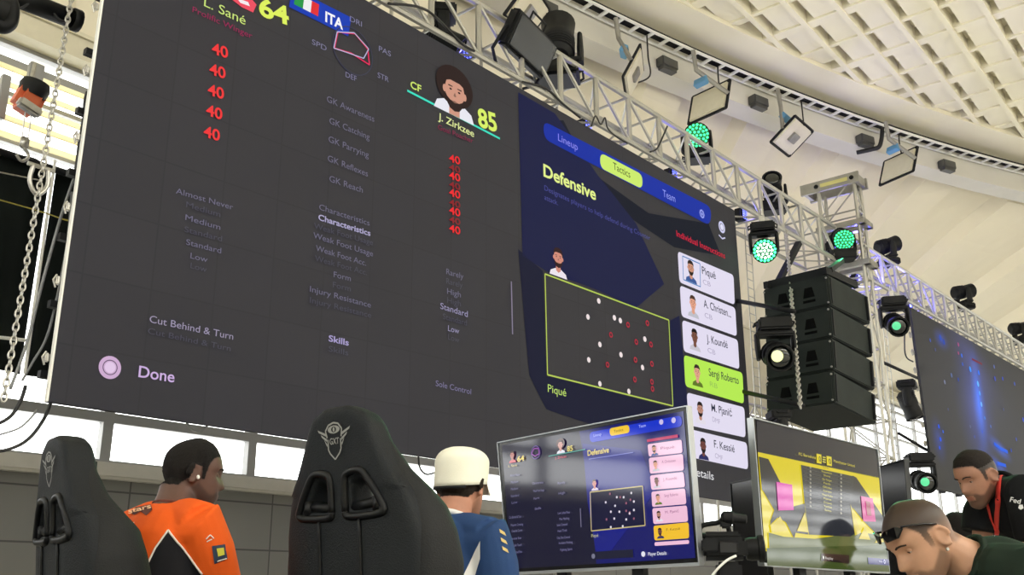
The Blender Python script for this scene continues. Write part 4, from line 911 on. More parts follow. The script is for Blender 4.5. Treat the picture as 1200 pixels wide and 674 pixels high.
T1('Lineup', (698, 512.5), (707, 510.8), 3.4, (170, 180, 250)); T1('Tactics', (722, 507.5), (733, 505.3), 3, (90, 70, 20), off=.016); T1('Team', (751, 502), (759, 500.4), 3.4, (190, 200, 250))
for (x, y, r) in ((777, 495, 3.2), (791.5, 493, 3.4)): put_disc(A, (x, y), r, scr((200, 190, 230), 1, True), tv1, 'menu_icon', .013, seg=16)
T1('Defensive', (691, 534.5), (716, 530.5), 6.2, (232, 210, 110), .02); put_line(A, [(692, 538.5), (744, 530.5)], 1, scr((120, 126, 200), 1, True), tv1, 'text_rule', .012)
portrait(A, (699, 568), 14, (206, 140, 130), (70, 40, 40), (220, 210, 230), tv1, .012, gloss=True)
put_line(A, [(693.6, 577), (755, 570), (758, 616), (695, 622.5), (693.6, 577)], 1.3, scr((196, 180, 120), 1, True), tv1, 'pitch_outline', .012)
S1([(694.2, 577.6), (754.4, 570.6), (757.4, 615.5), (695.5, 621.8)], (8, 10, 52), 'pitch', .010)
for i, (x, y) in enumerate(((717, 579), (742, 578), (725, 583), (729, 583), (733, 583), (712, 589), (741, 586), (745, 588), (723, 593), (736, 590), (718, 600), (728, 600), (736, 599), (740, 602), (745, 598), (713, 609), (722, 608), (736, 609), (745, 608), (718, 618), (732, 617), (740, 601))): put_disc(A, (x, y), 1.5, scr((226, 220, 230) if i % 3 else (150, 90, 110), 1, True), tv1, 'player_dot', .013, seg=10)
T1('Piqué', (695.5, 630), (703.5, 629.2), 3.6, (200, 200, 140))
S1([(760, 515.5), (796, 509.5), (796.5, 513), (760.5, 518.5)], (190, 24, 90), 'list_header', .012)
tvc = [((760.5, 521), (800.5, 515.5), (801.5, 531), (762, 535.5)), ((762, 537), (802, 532.3), (803.2, 551.5), (763.4, 555.5)), ((763.4, 557.5), (802.7, 553.3), (804.6, 571), (765, 574.5)), ((765, 576.5), (804.6, 572.7), (806, 591), (766, 594.5)), ((766, 596), (806.6, 592.6), (808, 611.5), (767.4, 614.5)), ((767.4, 616.5), (808.6, 612.3), (809.2, 631), (768.7, 633.7)), ((768.7, 635.7), (809.2, 633), (809.3, 637.5), (768.8, 640))]
nm = ['Piqué', 'A. Christensen', 'J. Koundé', 'Sergi Roberto', 'M. Pjanić', 'F. Kessié']
for i, q4 in enumerate(tvc):
    put_round(A, q4, .012, scr((240, 190, 44) if i == 5 else (238, 190, 216), 1, True), tv1, 'player_card', .010)
    if i < 6:
        a, b, c, d = q4; cx = a[0] + 8.5; cy = (a[1] + d[1]) / 2 - .6; s_, h_, sh_, bd_ = faces[i]
        portrait(A, (cx, cy), 13.5, s_, h_, sh_, tv1, .012, beard=bd_, gloss=True)
        T1(nm[i], (a[0] + 16, a[1] + 6.3), (a[0] + 32, a[1] + 4.4), 3.2, (150, 90, 130) if i != 5 else (130, 96, 30), name='card_text')
S1([(694.5, 647), (743.5, 644), (744, 653.5), (695, 656)], (18, 20, 46), 'button', .010); put_disc(A, (697.5, 652), 3, scr((120, 120, 140), 1, True), tv1, 'button_icon', .013)
put_disc(A, (756, 649.5), 3.2, scr((226, 226, 236), 1, True), tv1, 'button_icon', .013); T1('Player Details', (762, 651.5), (783.5, 650.2), 4, (226, 226, 236), .01)
portrait(A, (602.5, 535), 15, (176, 100, 90), (60, 30, 34), (200, 60, 80), tv1, .012, gloss=True); T1('64', (608.5, 541.5), (616.5, 540), 6, (230, 200, 60), .02); T1('L. Sané', (598, 548), (608, 546.6), 2.6, (210, 190, 110))
put_disc(A, (629.5, 530.5), 8, scr((86, 50, 140), 1, True), tv1, 'radar_ring', .012, .86); put_line(A, [(625, 532), (628, 526), (633, 526), (634, 532), (629, 535), (625, 532)], 1.1, scr((150, 60, 170), 1, True), tv1, 'radar_line', .013)
portrait(A, (659, 523), 17, (206, 150, 140), (60, 24, 34), (226, 226, 236), tv1, .012, big=.1, gloss=True); T1('85', (667, 529.5), (673.5, 528.4), 6, (220, 200, 80), .02); put_line(A, [(645, 535), (688, 527)], 1.2, scr((70, 150, 140), 1, True), tv1, 'underline', .013); T1('J. Zirkzee', (653, 538.5), (666, 536.4), 2.8, (220, 60, 90))
rows1 = [(600, 559, 'Almost Never'), (601, 567, 'Medium'), (601, 575, 'Medium'), (601, 583, 'Standard'), (602, 591, 'Low'), (599, 608, 'Cut Behind & Turn'), (601, 617, 'Pinpoint Crossing'), (602, 624, 'Outside Curler'), (600, 633, 'First-time Shot'), (602, 641, 'Double Touch'), (602, 649, 'Weighted Pass')]
for (x, y, b) in rows1: T1(b, (x, y), (x + 5 + len(b) * .55, y - 1.2), 2.8, (120, 118, 160), name='menu_text')
for (x, y, b) in [(626, 568, 'Characteristics'), (627, 577, 'Weak Foot Usage'), (628, 586, 'Form'), (629, 598, 'Skills')]: T1(b, (x, y), (x + 4 + len(b) * .6, y - 1.3), 2.6, (130, 126, 170), name='menu_text')
for (x, y, b) in [(656, 568, 'Rarely'), (657, 580, 'High'), (656, 603, 'Low Lofted Pass'), (658, 610, 'Man Marking'), (655, 617, 'Sole Control'), (656, 624, 'Heel Trick'), (655, 632, 'Chip Shot Control'), (657, 638, 'Acrobatic Finishing'), (659, 646, 'Fighting Spirit')]: T1(b, (x, y), (x + 5 + len(b) * .6, y - 1.2), 2.8, (126, 122, 166), name='menu_text')
T1('Done', (598, 661), (604, 660.5), 3, (200, 196, 220)); put_line(A, [(682, 596), (683, 618)], 1, scr((130, 126, 160), 1, True), tv1, 'scroll_bar', .012)
# ---- second television: yellow scoreboard
tv2, Bp = flat_tv('television showing a yellow and black football scoreboard, right of the video camera', W(881, 490, 4.74), W(1027, 526.5, 5.72), (1041, 671), (894, 661.5))
def p7(x, y): return (880 + x / 4.11, 510 + y / 4.11)
def S2(pts, c, name, off=.008, k=1.0): return put_poly(Bp, [p7(*p) for p in pts], scr(c, k, True), tv2, name, off)
def T2(b, p0, p1, h, c, bold=0, off=.016): return put_text(Bp, b, p7(*p0), p7(*p1), h / 4.11, scr(c, 1, True), tv2, off, bold)
YL = (214, 196, 26); DK = (34, 34, 44)
S2([(22, -70), (598, 75), (612, 208), (28, 82)], (20, 22, 44), 'header_band', .006)
S2([(28, 80), (612, 205), (640, 540), (62, 560)], YL, 'yellow_ground', .006)
S2([(29, 104), (76, 116), (165, 290), (104, 395), (82, 425), (104, 362), (44, 258)], DK, 'dark_stripe', .009); S2([(44, 262), (30, 108), (60, 170), (115, 350)], DK, 'dark_stripe', .0095)
S2([(484, 196), (500, 205), (628, 392), (640, 480), (600, 480), (540, 420), (466, 330), (440, 250)], DK, 'dark_stripe', .009)
S2([(232, 144), (490, 200), (478, 330), (500, 470), (470, 490), (270, 480), (250, 330)], (44, 46, 52), 'score_table', .010)
S2([(120, 365), (250, 330), (268, 480), (200, 470), (150, 410)], DK, 'dark_stripe', .0092)
S2([(104, 362), (160, 372), (215, 440), (200, 500), (160, 420), (120, 398), (82, 436)], DK, 'dark_stripe', .0094)
S2([(500, 470), (640, 480), (640, 560), (80, 565), (76, 470), (150, 490), (300, 500)], (96, 104, 60), 'grass', .0098)
S2([(66, 545), (642, 530), (660, 660), (70, 628)], (64, 78, 34), 'grass', .0105)
S2([(112, 226), (188, 240), (196, 362), (122, 364)], (206, 44, 160), 'pink_panel', .012); S2([(520, 294), (577, 306), (592, 418), (531, 416)], (196, 30, 130), 'pink_panel', .012)
S2([(540, 318), (562, 322), (570, 390), (548, 388)], (150, 40, 70), 'crest', .014)
T2('FC Barcelona', (218, 98), (300, 117), 13, (220, 206, 60)); T2('Manchester United', (386, 131), (487, 156), 12, (220, 206, 60))
S2([(306, 90), (329, 95), (330, 140), (307, 135)], (220, 204, 40), 'score_box', .012); S2([(354, 101), (378, 106), (380, 151), (356, 146)], (220, 204, 40), 'score_box', .012)
T2('0', (313, 128), (323, 130), 24, (40, 40, 40), .02, .018); T2('0', (361, 139), (372, 141), 24, (40, 40, 40), .02, .018)
for i in range(3): S2([(335, 104 + i * 11), (350, 107 + i * 11), (350, 113 + i * 11), (335, 110 + i * 11)], (200, 190, 80), 'clock', .012)
T2('Match Stats', (334, 158), (362, 164), 6, (60, 56, 20))
rows = ('Possession', 'Shots', 'On Target', 'Fouls', 'Offsides', 'Corners', 'Free Kicks', 'Passes', 'Crosses', 'Tackles', 'Saves')
for i, b in enumerate(rows):
    y = 180 + i * 18.5; c_ = 352 + i * .6; w_ = 3.2 * len(b) * .5 + 8
    T2(b, (c_ - w_, y), (c_ + w_, y + w_ * .42), 9, (206, 196, 70), 0); T2('0', (270, y - 18), (277, y - 16.5), 9, (206, 200, 180)); T2('0', (418, y + 16), (425, y + 17.5), 9, (206, 200, 180))
    put_line(Bp, [p7(246, y - 16), p7(470, y + 33)], .5, scr((80, 82, 88), 1, True), tv2, 'table_rule', .0125)
S2([(328, 570), (462, 578), (462, 620), (325, 606)], (40, 30, 28), 'button', .013); T2('Replay', (345, 598), (382, 601), 12, (210, 204, 200)); put_disc(Bp, p7(335, 590), 1.8, scr((230, 226, 220), 1, True), tv2, 'button_icon', .016, seg=12)
S2([(552, 590), (652, 598), (656, 628), (555, 622)], (24, 26, 110), 'button', .013); put_disc(Bp, p7(630, 610), 2.4, scr((190, 190, 230), 1, True), tv2, 'button_icon', .016, .55, seg=16); T2('Next', (604, 613), (622, 614), 9, (200, 200, 230))
for pts in ([(84, 436), (130, 392), (168, 460), (90, 470)], [(212, 462), (250, 372), (268, 470)], [(470, 335), (522, 470), (492, 484)], [(510, 500), (540, 442), (566, 505)], [(588, 520), (614, 470), (640, 515)]): S2(pts, (206, 186, 50), 'yellow_ground', .0115)
# ---- two switched-off screens seen beside it
flat_tv('switched-off dark screen standing behind the video camera, left of the scoreboard television', W(857, 566.5, 5.9), W(890, 560, 5.6), (905, 700), (866, 700), on=False)
flat_tv('switched-off dark screen right of the scoreboard television, behind the bent man', W(1012, 553, 6.6), W(1060.5, 538.5, 6.2), (1074, 690), (1022, 690), on=False)
# ---- video camera on its tripod
o = W(852, 640, 4.3); rx, fy = RH, FH
Rc = Matrix((rx, fy, ZV)).transposed() @ Matrix.Rotation(math.radians(-8), 3, 'Z')
def cpt(x, y, z): return o + Rc @ Vector((x, y, z))
t = thing('video_camera', 'black video camera with carrying handle and microphone, between the two televisions', 'video camera', cpt(0, 0, -.09))
q = MB(); q.box(cpt(-.015, 0, -.012), (.2, .13, .10), Rc, .02); q.box(cpt(-.02, 0, .045), (.16, .1, .03), Rc, .01); q.build('body', M['black'], t)
q = MB(); ax = Rc @ Vector((1, 0, .02)); q.revolve(cpt(.08, 0, -.015), ax, [(0, .045), (.02, .05), (.05, .05), (.055, .058), (.075, .06), (.08, .052), (.072, .045)], 20); q.build('lens_hood', M['black'], t, True, split=True)
q = MB(); q.tube(spline([cpt(-.015, 0, .05), cpt(-.1, 0, .045), cpt(-.115, 0, .065), cpt(-.1, 0, .09), cpt(-.04, 0, .1), cpt(.0, 0, .105), cpt(.015, 0, .06)], 6), .011, 8); q.build('carrying_handle', M['black'], t, True)
q = MB(); q.revolve(cpt(-.02, -.02, .125), Rc @ Vector((1, 0, -.12)), [(0, .012), (.01, .026), (.05, .03), (.06, .022), (.11, .02), (.115, .01)], 14); q.box(cpt(.0, -.01, .1), (.05, .04, .05), Rc, .008); q.build('microphone', M['blackm'], t, True, split=True)
q = MB(); q.box(cpt(-.08, -.085, .0), (.07, .02, .055), Rc, .006); q.build('viewfinder_screen', M['blackm'], t)
q = MB(); q.box(cpt(.0, -.07, -.01), (.09, .02, .06), Rc, .01); q.build('hand_strap', M['cable'], t)
q = MB(); q.tube(spline([cpt(-.1, -.09, -.2), cpt(-.08, -.09, -.13), cpt(-.02, -.09, -.07), cpt(.03, -.07, -.045)], 6), .006, 6); q.build('white_lead', M['white'], t, True)
bz = cpt(0, 0, -.062)
t = thing('camera_tripod', 'black tripod carrying the video camera, mostly below the picture', 'tripod', Vector((bz.x, bz.y, 0)))
q = MB(); q.box(bz - ZV * .05, (.11, .1, .09), Rc, .015); q.revolve(bz - ZV * .12, ZV, [(0, .045), (.03, .06), (.06, .05)], 16); q.build('head', M['blackm'], t)
q = MB(); q.tube([bz - ZV * .12, bz - ZV * .7], .03, 10); q.build('column', M['blackm'], t)
for k in range(3):
    a = 2.1 * k + .4; q = MB(); q.tube([bz - ZV * .2, Vector((bz.x + .45 * math.cos(a), bz.y + .45 * math.sin(a), .02))], .018, 8); q.build('leg', M['blackm'], t)
q = MB(); q.tube([bz - ZV * .05, bz + Rc @ Vector((-.3, -.05, -.18))], .009, 6); q.build('pan_bar', M['blackm'], t)
# ================================================================== gaming chairs
def wmesh(mesh, name, mats, parent, smooth=True): pass
def remesh(mb, voxel, smooth_it=4, fac=.5):
    """union of the closed shapes in mb as one skin; returns (verts Nx3, faces)"""
    me = bpy.data.meshes.new('tmp'); me.from_pydata([tuple(v) for v in mb.v], [], mb.f); ob = bpy.data.objects.new('tmp', me); C.objects.link(ob)
    bm = bmesh.new(); bm.from_mesh(me); bmesh.ops.recalc_face_normals(bm, faces=bm.faces[:]); bm.to_mesh(me); bm.free()
    r = ob.modifiers.new('r', 'REMESH'); r.mode = 'VOXEL'; r.voxel_size = voxel
    if smooth_it: s = ob.modifiers.new('s', 'SMOOTH'); s.factor = fac; s.iterations = smooth_it
    dg = bpy.context.evaluated_depsgraph_get(); ev = ob.evaluated_get(dg); m2 = ev.to_mesh()
    vs = np.empty(len(m2.vertices) * 3); m2.vertices.foreach_get('co', vs); vs = vs.reshape(-1, 3)
    fs = [tuple(p.vertices) for p in m2.polygons]
    ev.to_mesh_clear(); bpy.data.objects.remove(ob); bpy.data.meshes.remove(me)
    return vs, fs
def from_np(name, vs, fs, mats, parent, mi=None, smooth=True):
    inv = np.array(TM[root_of(parent).name].inverted()); v = vs @ inv[:3, :3].T + inv[:3, 3]
    me = bpy.data.meshes.new(name); me.from_pydata(v.tolist(), [], fs)
    for m in (mats if isinstance(mats, (list, tuple)) else [mats]): me.materials.append(m)
    if mi is not None: me.polygons.foreach_set('material_index', [int(i) for i in mi])
    if smooth: me.polygons.foreach_set('use_smooth', [True] * len(me.polygons))
    me.update(); ob = bpy.data.objects.new(name, me); C.objects.link(ob); ob.parent = parent; return ob
def back_halfwidth(z):
    zs = [.38, .45, .60, .80, .95, 1.03, 1.09, 1.13, 1.17, 1.20, 1.26, 1.30, 1.35, 1.375, 1.39]
    ws = [.19, .205, .235, .262, .275, .272, .255, .240, .214, .190, .155, .135, .112, .088, .045]
    return float(np.interp(z, zs, ws))
def wrap(x, z): return .55 * max(0, abs(x) - .13) ** 1.6 * (1.3 if z < 1.16 else .7) + .10 * (z - .45) ** 2 * -.55 - .02
def gaming_chair(label, loc, yaw, dz=0.0):
    """local: x right, y front, z up; the back leans away from y"""
    R = Matrix.Rotation(yaw, 3, 'Z'); t = thing('gaming_chair', label, 'chair', loc, R, 'black gaming chairs of the two players'); Mz = TM[t.name] @ Matrix.Translation((0, 0, dz))
    # back shell: outline with two harness openings, made solid, remeshed, then bent
    zs = list(np.linspace(.38, 1.39, 44)); out = [(back_halfwidth(z), z) for z in zs] + [(-back_halfwidth(z), z) for z in reversed(zs)]
    def hole(s): return [(s * x, z) for x, z in ((.028, 1.10), (.03, 1.185), (.045, 1.21), (.095, 1.215), (.125, 1.19), (.172, 1.12), (.168, 1.09), (.045, 1.085))]
    cu = bpy.data.curves.new('o', 'CURVE'); cu.dimensions = '2D'; cu.fill_mode = 'BOTH'; cu.extrude = .030; cu.bevel_depth = .022; cu.bevel_resolution = 2
    for pts in (out, hole(1), hole(-1)):
        sp = cu.splines.new('POLY'); sp.points.add(len(pts) - 1); sp.use_cyclic_u = True
        for p, (x, z) in zip(sp.points, pts): p.co = (x * .95 if pts is out else x * 1.0, z, 0, 1)
    ob = bpy.data.objects.new('o', cu); me = bpy.data.meshes.new_from_object(ob); q = MB()
    q.add([Vector((v.co.x, -v.co.z, v.co.y)) for v in me.vertices], [tuple(p.vertices) for p in me.polygons]); bpy.data.objects.remove(ob)
    bm = bmesh.new(); m2 = bpy.data.meshes.new('w'); m2.from_pydata([tuple(v) for v in q.v], [], q.f); bm.from_mesh(m2); bmesh.ops.remove_doubles(bm, verts=bm.verts[:], dist=1e-4); bm.verts.index_update()
    q = MB(); q.add([v.co.copy() for v in bm.verts], [[v.index for v in f.verts] for f in bm.faces]); bm.free()
    vs, fs = remesh(q, .009, 5)
    def bend(vs):
        o = vs.copy()
        for i, (x, y, z) in enumerate(vs): o[i, 1] = y + wrap(x, z) - .05 * (z - .45)
        return o
    def L2W(vs): m = np.array(Mz); return vs @ m[:3, :3].T + m[:3, 3]
    from_np('backrest', L2W(bend(vs)), fs, M['leather'], t)
    def bl(x, y, z): return Mz @ Vector((x, y + wrap(x, z) - .05 * (z - .45), z))
    # side bolsters that reach forward
    for s in (-1, 1):
        q = MB(); P = []; ra = []; rb = []
        for (z, x, y, a, b) in ((.42, .2, .04, .03, .04), (.5, .215, .05, .05, .065), (.65, .24, .05, .052, .08), (.82, .258, .045, .056, .09), (.95, .266, .048, .056, .092), (1.03, .262, .044, .052, .082), (1.09, .245, .046, .046, .072), (1.14, .222, .036, .04, .052), (1.2, .182, .03, .032, .038), (1.27, .145, .026, .024, .028), (1.33, .115, .022, .016, .018)):
            P.append(bl(s * x, y, z)); ra.append(a); rb.append(b)
        q.tube(P, ra, 20, True, rb, R @ Vector((1, 0, 0))); vs, fs = remesh(q, .009, 6); from_np('side_bolster', vs, fs, M['leather2'], t)
    # front cushion
    q = MB(); P = [bl(0, .05, z) for z in np.linspace(.42, 1.33, 12)]; hw = [back_halfwidth(z) * .72 for z in np.linspace(.42, 1.33, 12)]
    hp = [(h if z < 1.04 or z > 1.26 else .022) for h, z in zip(hw, np.linspace(.42, 1.33, 12))]
    q.tube(P, hp, 18, True, [.035] * 12, R @ Vector((1, 0, 0))); q.build('front_cushion', M['leather2'], t, True)
    # rims and lower bars of the openings
    for s in (-1, 1):
        ring = [bl(x, -.052, z) for x, z in hole(s)]; q = MB(); q.tube(spline(ring + [ring[0]], 4), .012, 8); q.build('opening_rim', M['trimp'], t, True)
        q = MB(); q.tube([bl(s * .045, -.03, 1.113), bl(s * .15, -.03, 1.125)], .017, 8); q.tube([bl(s * .145, -.035, 1.095), bl(s * .147, -.035, 1.14)], .018, 8); q.build('opening_bar', M['trimp'], t, True)
    # raised channel down the back and two seams
    for s in (-1, 1):
        q = MB(); q.tube([bl(s * .085, -.055, z) for z in np.linspace(.42, 1.08, 14)], .005, 6); q.build('seam', M['trimp'], t, True)
        q = MB(); q.tube([bl(s * (back_halfwidth(z) * .97), -.035, z) for z in np.linspace(.42, 1.33, 40)], .006, 6); q.build('edge_piping', M['blackm'], t, True)
    # emblem: winged shield with an eye, GXT lettering
    def ep(x, z): return bl(x, -.0565, z)
    def strip(pts, wd, mb):
        for i in range(len(pts) - 1):
            a, b = Vector((pts[i][0], 0, pts[i][1])), Vector((pts[i + 1][0], 0, pts[i + 1][1])); d = (b - a).normalized(); n = Vector((-d.z, 0, d.x)) * wd / 2
            mb.poly([ep((a - n).x, (a - n).z), ep((b - n).x, (b - n).z), ep((b + n).x, (b + n).z), ep((a + n).x, (a + n).z)])
    q = MB(); zc = 1.312; k = .100
    sh = [(-.27, .0), (-.27, -.30), (-.2, -.42), (0, -.60), (.2, -.42), (.27, -.30), (.27, .0)]
    strip([(x * k, zc + z * k) for x, z in sh], .0045, q)
    strip([(x * k, zc + z * k) for x, z in ((-.36, .26), (-.22, .42), (0, .48), (.2, .44), (.34, .28), (.30, .05))], .005, q); strip([(x * k, zc + z * k) for x, z in ((-.36, .26), (-.3, .05))], .005, q)
    for s in (-1, 1):
        for j in range(3): a = .20 - .15 * j; q.poly([ep(s * x * k, zc + z * k) for x, z in ((.30, a - .04), (.70 - .13 * j, a + .12), (.66 - .13 * j, a + .04), (.32, a - .11))])
    for i in range(12):
        a0, a1 = 2 * math.pi * i / 12, 2 * math.pi * (i + 1) / 12
        q.poly([ep(.26 * math.cos(a0) * k, zc + (.28 + .12 * math.sin(a0)) * k), ep(.26 * math.cos(a1) * k, zc + (.28 + .12 * math.sin(a1)) * k), ep(.11 * math.cos(a1) * k, zc + (.28 + .085 * math.sin(a1)) * k), ep(.11 * math.cos(a0) * k, zc + (.28 + .085 * math.sin(a0)) * k)])
    q.poly([ep(x * k, zc + z * k) for x, z in ((-.035, .22), (.035, .22), (.045, .3), (.0, .36), (-.045, .3))])
    em = q.build('emblem', M['emblem'], t)
    vs_, fs_, wd = text_geo('GXT', .015); q = MB(); q.add([ep((p.x / wd - .5) * .40 * k, zc + (-.15 + p.y * .26) * k) for p in vs_], fs_); q.build('lettering', M['emblem'], em)
    # seat, arms, base
    def lw(x, y, z): return (Mz if z > .3 else TM[t.name]) @ Vector((x, y, z))
    q = MB(); q.box(lw(0, .26, .43), (.5, .52, .1), R, .04); q.build('seat', M['leather'], t, True)
    for s in (-1, 1):
        q = MB(); q.box(lw(s * .25, .28, .46), (.09, .48, .12), R, .04); q.build('seat_bolster', M['leather2'], t, True)
        q = MB(); q.bar(lw(s * .31, .2, .4), lw(s * .33, .2, .66), .06, .04); q.box(lw(s * .33, .24, .675), (.09, .27, .03), R, .012); q.build('armrest', M['black'], t)
        q = MB(); q.box(lw(s * .255, -.0, .44), (.05, .1, .16), R, .02); q.build('hinge_cover', M['black'], t)
    q = MB(); q.tube([lw(0, .22, .10), lw(0, .22, .38)], .03, 12); q.build('gas_lift', M['blackm'], t)
    for i in range(5):
        a = 2 * math.pi * i / 5; e = lw(.31 * math.cos(a), .22 + .31 * math.sin(a), .075); q = MB(); q.bar(lw(0, .22, .10), e, .05, .035); q.build('base_arm', M['black'], t)
        q = MB(); q.revolve(e + Vector((0, 0, -.045)) - R @ Vector((math.sin(a), -math.cos(a), 0)) * .02, R @ Vector((math.sin(a), -math.cos(a), 0)), [(0, .02), (0, .03), (.04, .03), (.04, .02)], 12); q.build('caster', M['black'], t)
    return t
STG = .24
c2 = W(428, 600, 2.95); gaming_chair('large black gaming chair with silver emblem, in the picture centre behind the white cap', Vector((c2.x + .02, c2.y, STG)), math.radians(-90 + 2))
c1 = W(112, 602, 3.15); gaming_chair('black gaming chair at lower left, seen almost from the side behind the man in orange', Vector((c1.x, c1.y, STG)), math.radians(-90 - 11), -.05)
# ================================================================== people
def head_geo(mb, Mh, neck_to=None, wide=1.0, beard=0.0):
    """head with face; local x right, y forward, z up, origin between the ears"""
    zz = [-.120, -.116, -.107, -.095, -.080, -.066, -.052, -.038, -.022, -.006, .010, .026, .042, .058, .074, .088, .100, .110, .118, .1225]
    tf = dict(z=[-.120, -.110, -.095, -.080, -.066, -.052, -.038, -.010, .012, .030, .050, .075, .095, .110, .1225], f=[.070, .086, .093, .089, .0915, .0925, .0905, .088, .087, .092, .091, .080, .062, .040, .012])
    tb = dict(z=[-.120, -.107, -.090, -.070, -.050, -.030, .0, .03, .06, .085, .105, .1225], b=[.045, .020, -.005, -.040, -.066, -.082, -.093, -.098, -.094, -.078, -.050, -.010])
    tw = dict(z=[-.120, -.110, -.095, -.075, -.055, -.035, -.01, .02, .05, .08, .10, .115, .1225], w=[.014, .030, .044, .055, .062, .067, .071, .0755, .0755, .067, .052, .030, .010])
    n = 56; vs = []; fs = []
    def gs(x, s): return math.exp(-x * x / (2 * s * s))
    for z in zz:
        f = np.interp(z, tf['z'], tf['f']); b = np.interp(z, tb['z'], tb['b']); w_ = np.interp(z, tw['z'], tw['w']) * wide
        cy, ry = (f + b) / 2, (f - b) / 2
        for k in range(n):
            a = 2 * math.pi * k / n; sx, cx = math.sin(a), math.cos(a)
            x = w_ * math.copysign(abs(sx) ** .9, sx); y = cy + ry * math.copysign(abs(cx) ** .92, cx)
            vs.append([x, y, z])
    # finer rows
    V = np.array(vs).reshape(len(zz), n, 3); Z2 = np.linspace(zz[0], zz[-1], 60); V2 = np.empty((60, n, 3))
    for k in range(n):
        for c in range(2): V2[:, k, c] = np.interp(Z2, zz, V[:, k, c])
        V2[:, k, 2] = Z2
    for i in range(60):
        for k in range(n):
            x, y, z = V2[i, k]
            if y > .02:
                nose = .027 * gs(x, .0095 + .004 * max(0, min(1, (.01 - z) / .035))) * (np.interp(z, [-.040, -.030, -.024, .0, .022, .034], [0, .75, 1, .55, .16, 0]))
                y += nose
                y -= .011 * (gs(x - .031, .013) + gs(x + .031, .013)) * gs(z - .011, .010)
                y += .004 * (gs(x - .030, .018) + gs(x + .030, .018)) * gs(z - .031, .007)
                y += .006 * gs(x, .020) * (gs(z + .054, .0045) + 1.05 * gs(z + .066, .005)) - .004 * gs(x, .022) * gs(z + .060, .0022)
                y += .004 * (gs(x - .042, .018) + gs(x + .042, .018)) * gs(z + .015, .014)
                y -= .004 * gs(x, .02) * gs(z + .080, .006)
                y += beard * gs(z + .09, .03)
            V2[i, k] = (x, y, z)
    vs = V2.reshape(-1, 3); fs = []
    for i in range(59):
        for k in range(n): a = i * n + k; b_ = i * n + (k + 1) % n; fs.append((a, b_, b_ + n, a + n))
    fs.append(tuple(reversed(range(n)))); fs.append(tuple(59 * n + k for k in range(n)))
    mb.add([Mh @ Vector(v) for v in vs], fs)
    for s in (-1, 1):
        Re = Mh.to_3x3() @ Matrix.Rotation(s * .35, 3, 'Z') @ Matrix.Rotation(-.2, 3, 'X')
        mb.ell(Mh @ Vector((s * .0755 * wide, -.012, -.006)), (.0085, .019, .031), Re, 14, 10)
        ring = []
        for k in range(15):
            a = math.radians(-100 + 300 * k / 14); ring.append(Mh @ Vector((s * (.079 * wide + .004), -.014, -.002)) + Re @ Vector((0, .018 * math.cos(a), .028 * math.sin(a))))
        mb.tube(ring, .0058, 8)
def hand_geo(mb, wrist, d, pn, curl=.5, side=1, s=1.0):
    """palm, four unequal bent fingers and a thumb from the palm's side; d = direction, pn = palm normal"""
    d = Vector(d).normalized(); pn = Vector(pn); pn = (pn - d * pn.dot(d)).normalized(); x = d.cross(pn).normalized() * side
    P = [wrist - d * .01 * s, wrist + d * .03 * s, wrist + d * .065 * s, wrist + d * .092 * s]
    mb.tube(P, [.027 * s, .038 * s, .042 * s, .038 * s], 14, True, [.020 * s, .016 * s, .015 * s, .012 * s], x)
    for i, (ox, L) in enumerate(((-.030, .066), (-.010, .076), (.010, .072), (.029, .056))):
        b = wrist + (d * .086 + x * ox) * s; pts = [b - d * .012 * s, b]; dr = d + x * ox * 1.5; a = 0; p = b
        for seg in (.45, .32, .23):
            a += curl * (.55 if seg == .45 else .8); v = (dr.normalized() * math.cos(a) + pn * math.sin(a)); p = p + v * L * seg * s; pts.append(p)
        mb.tube(pts, [.0095 * s, .0095 * s, .009 * s, .008 * s, .0065 * s], 9)
    b = wrist + (d * .028 - x * .032) * s; p1 = b + (d * .03 - x * .022 + pn * .012) * s; p2 = p1 + (d * .028 - x * .006 + pn * .014) * s; p3 = p2 + (d * .02 + x * .004 + pn * .01) * s
    mb.tube([b + x * .012 * s, b, p1, p2, p3], [.013 * s, .013 * s, .0115 * s, .010 * s, .0075 * s], 9)
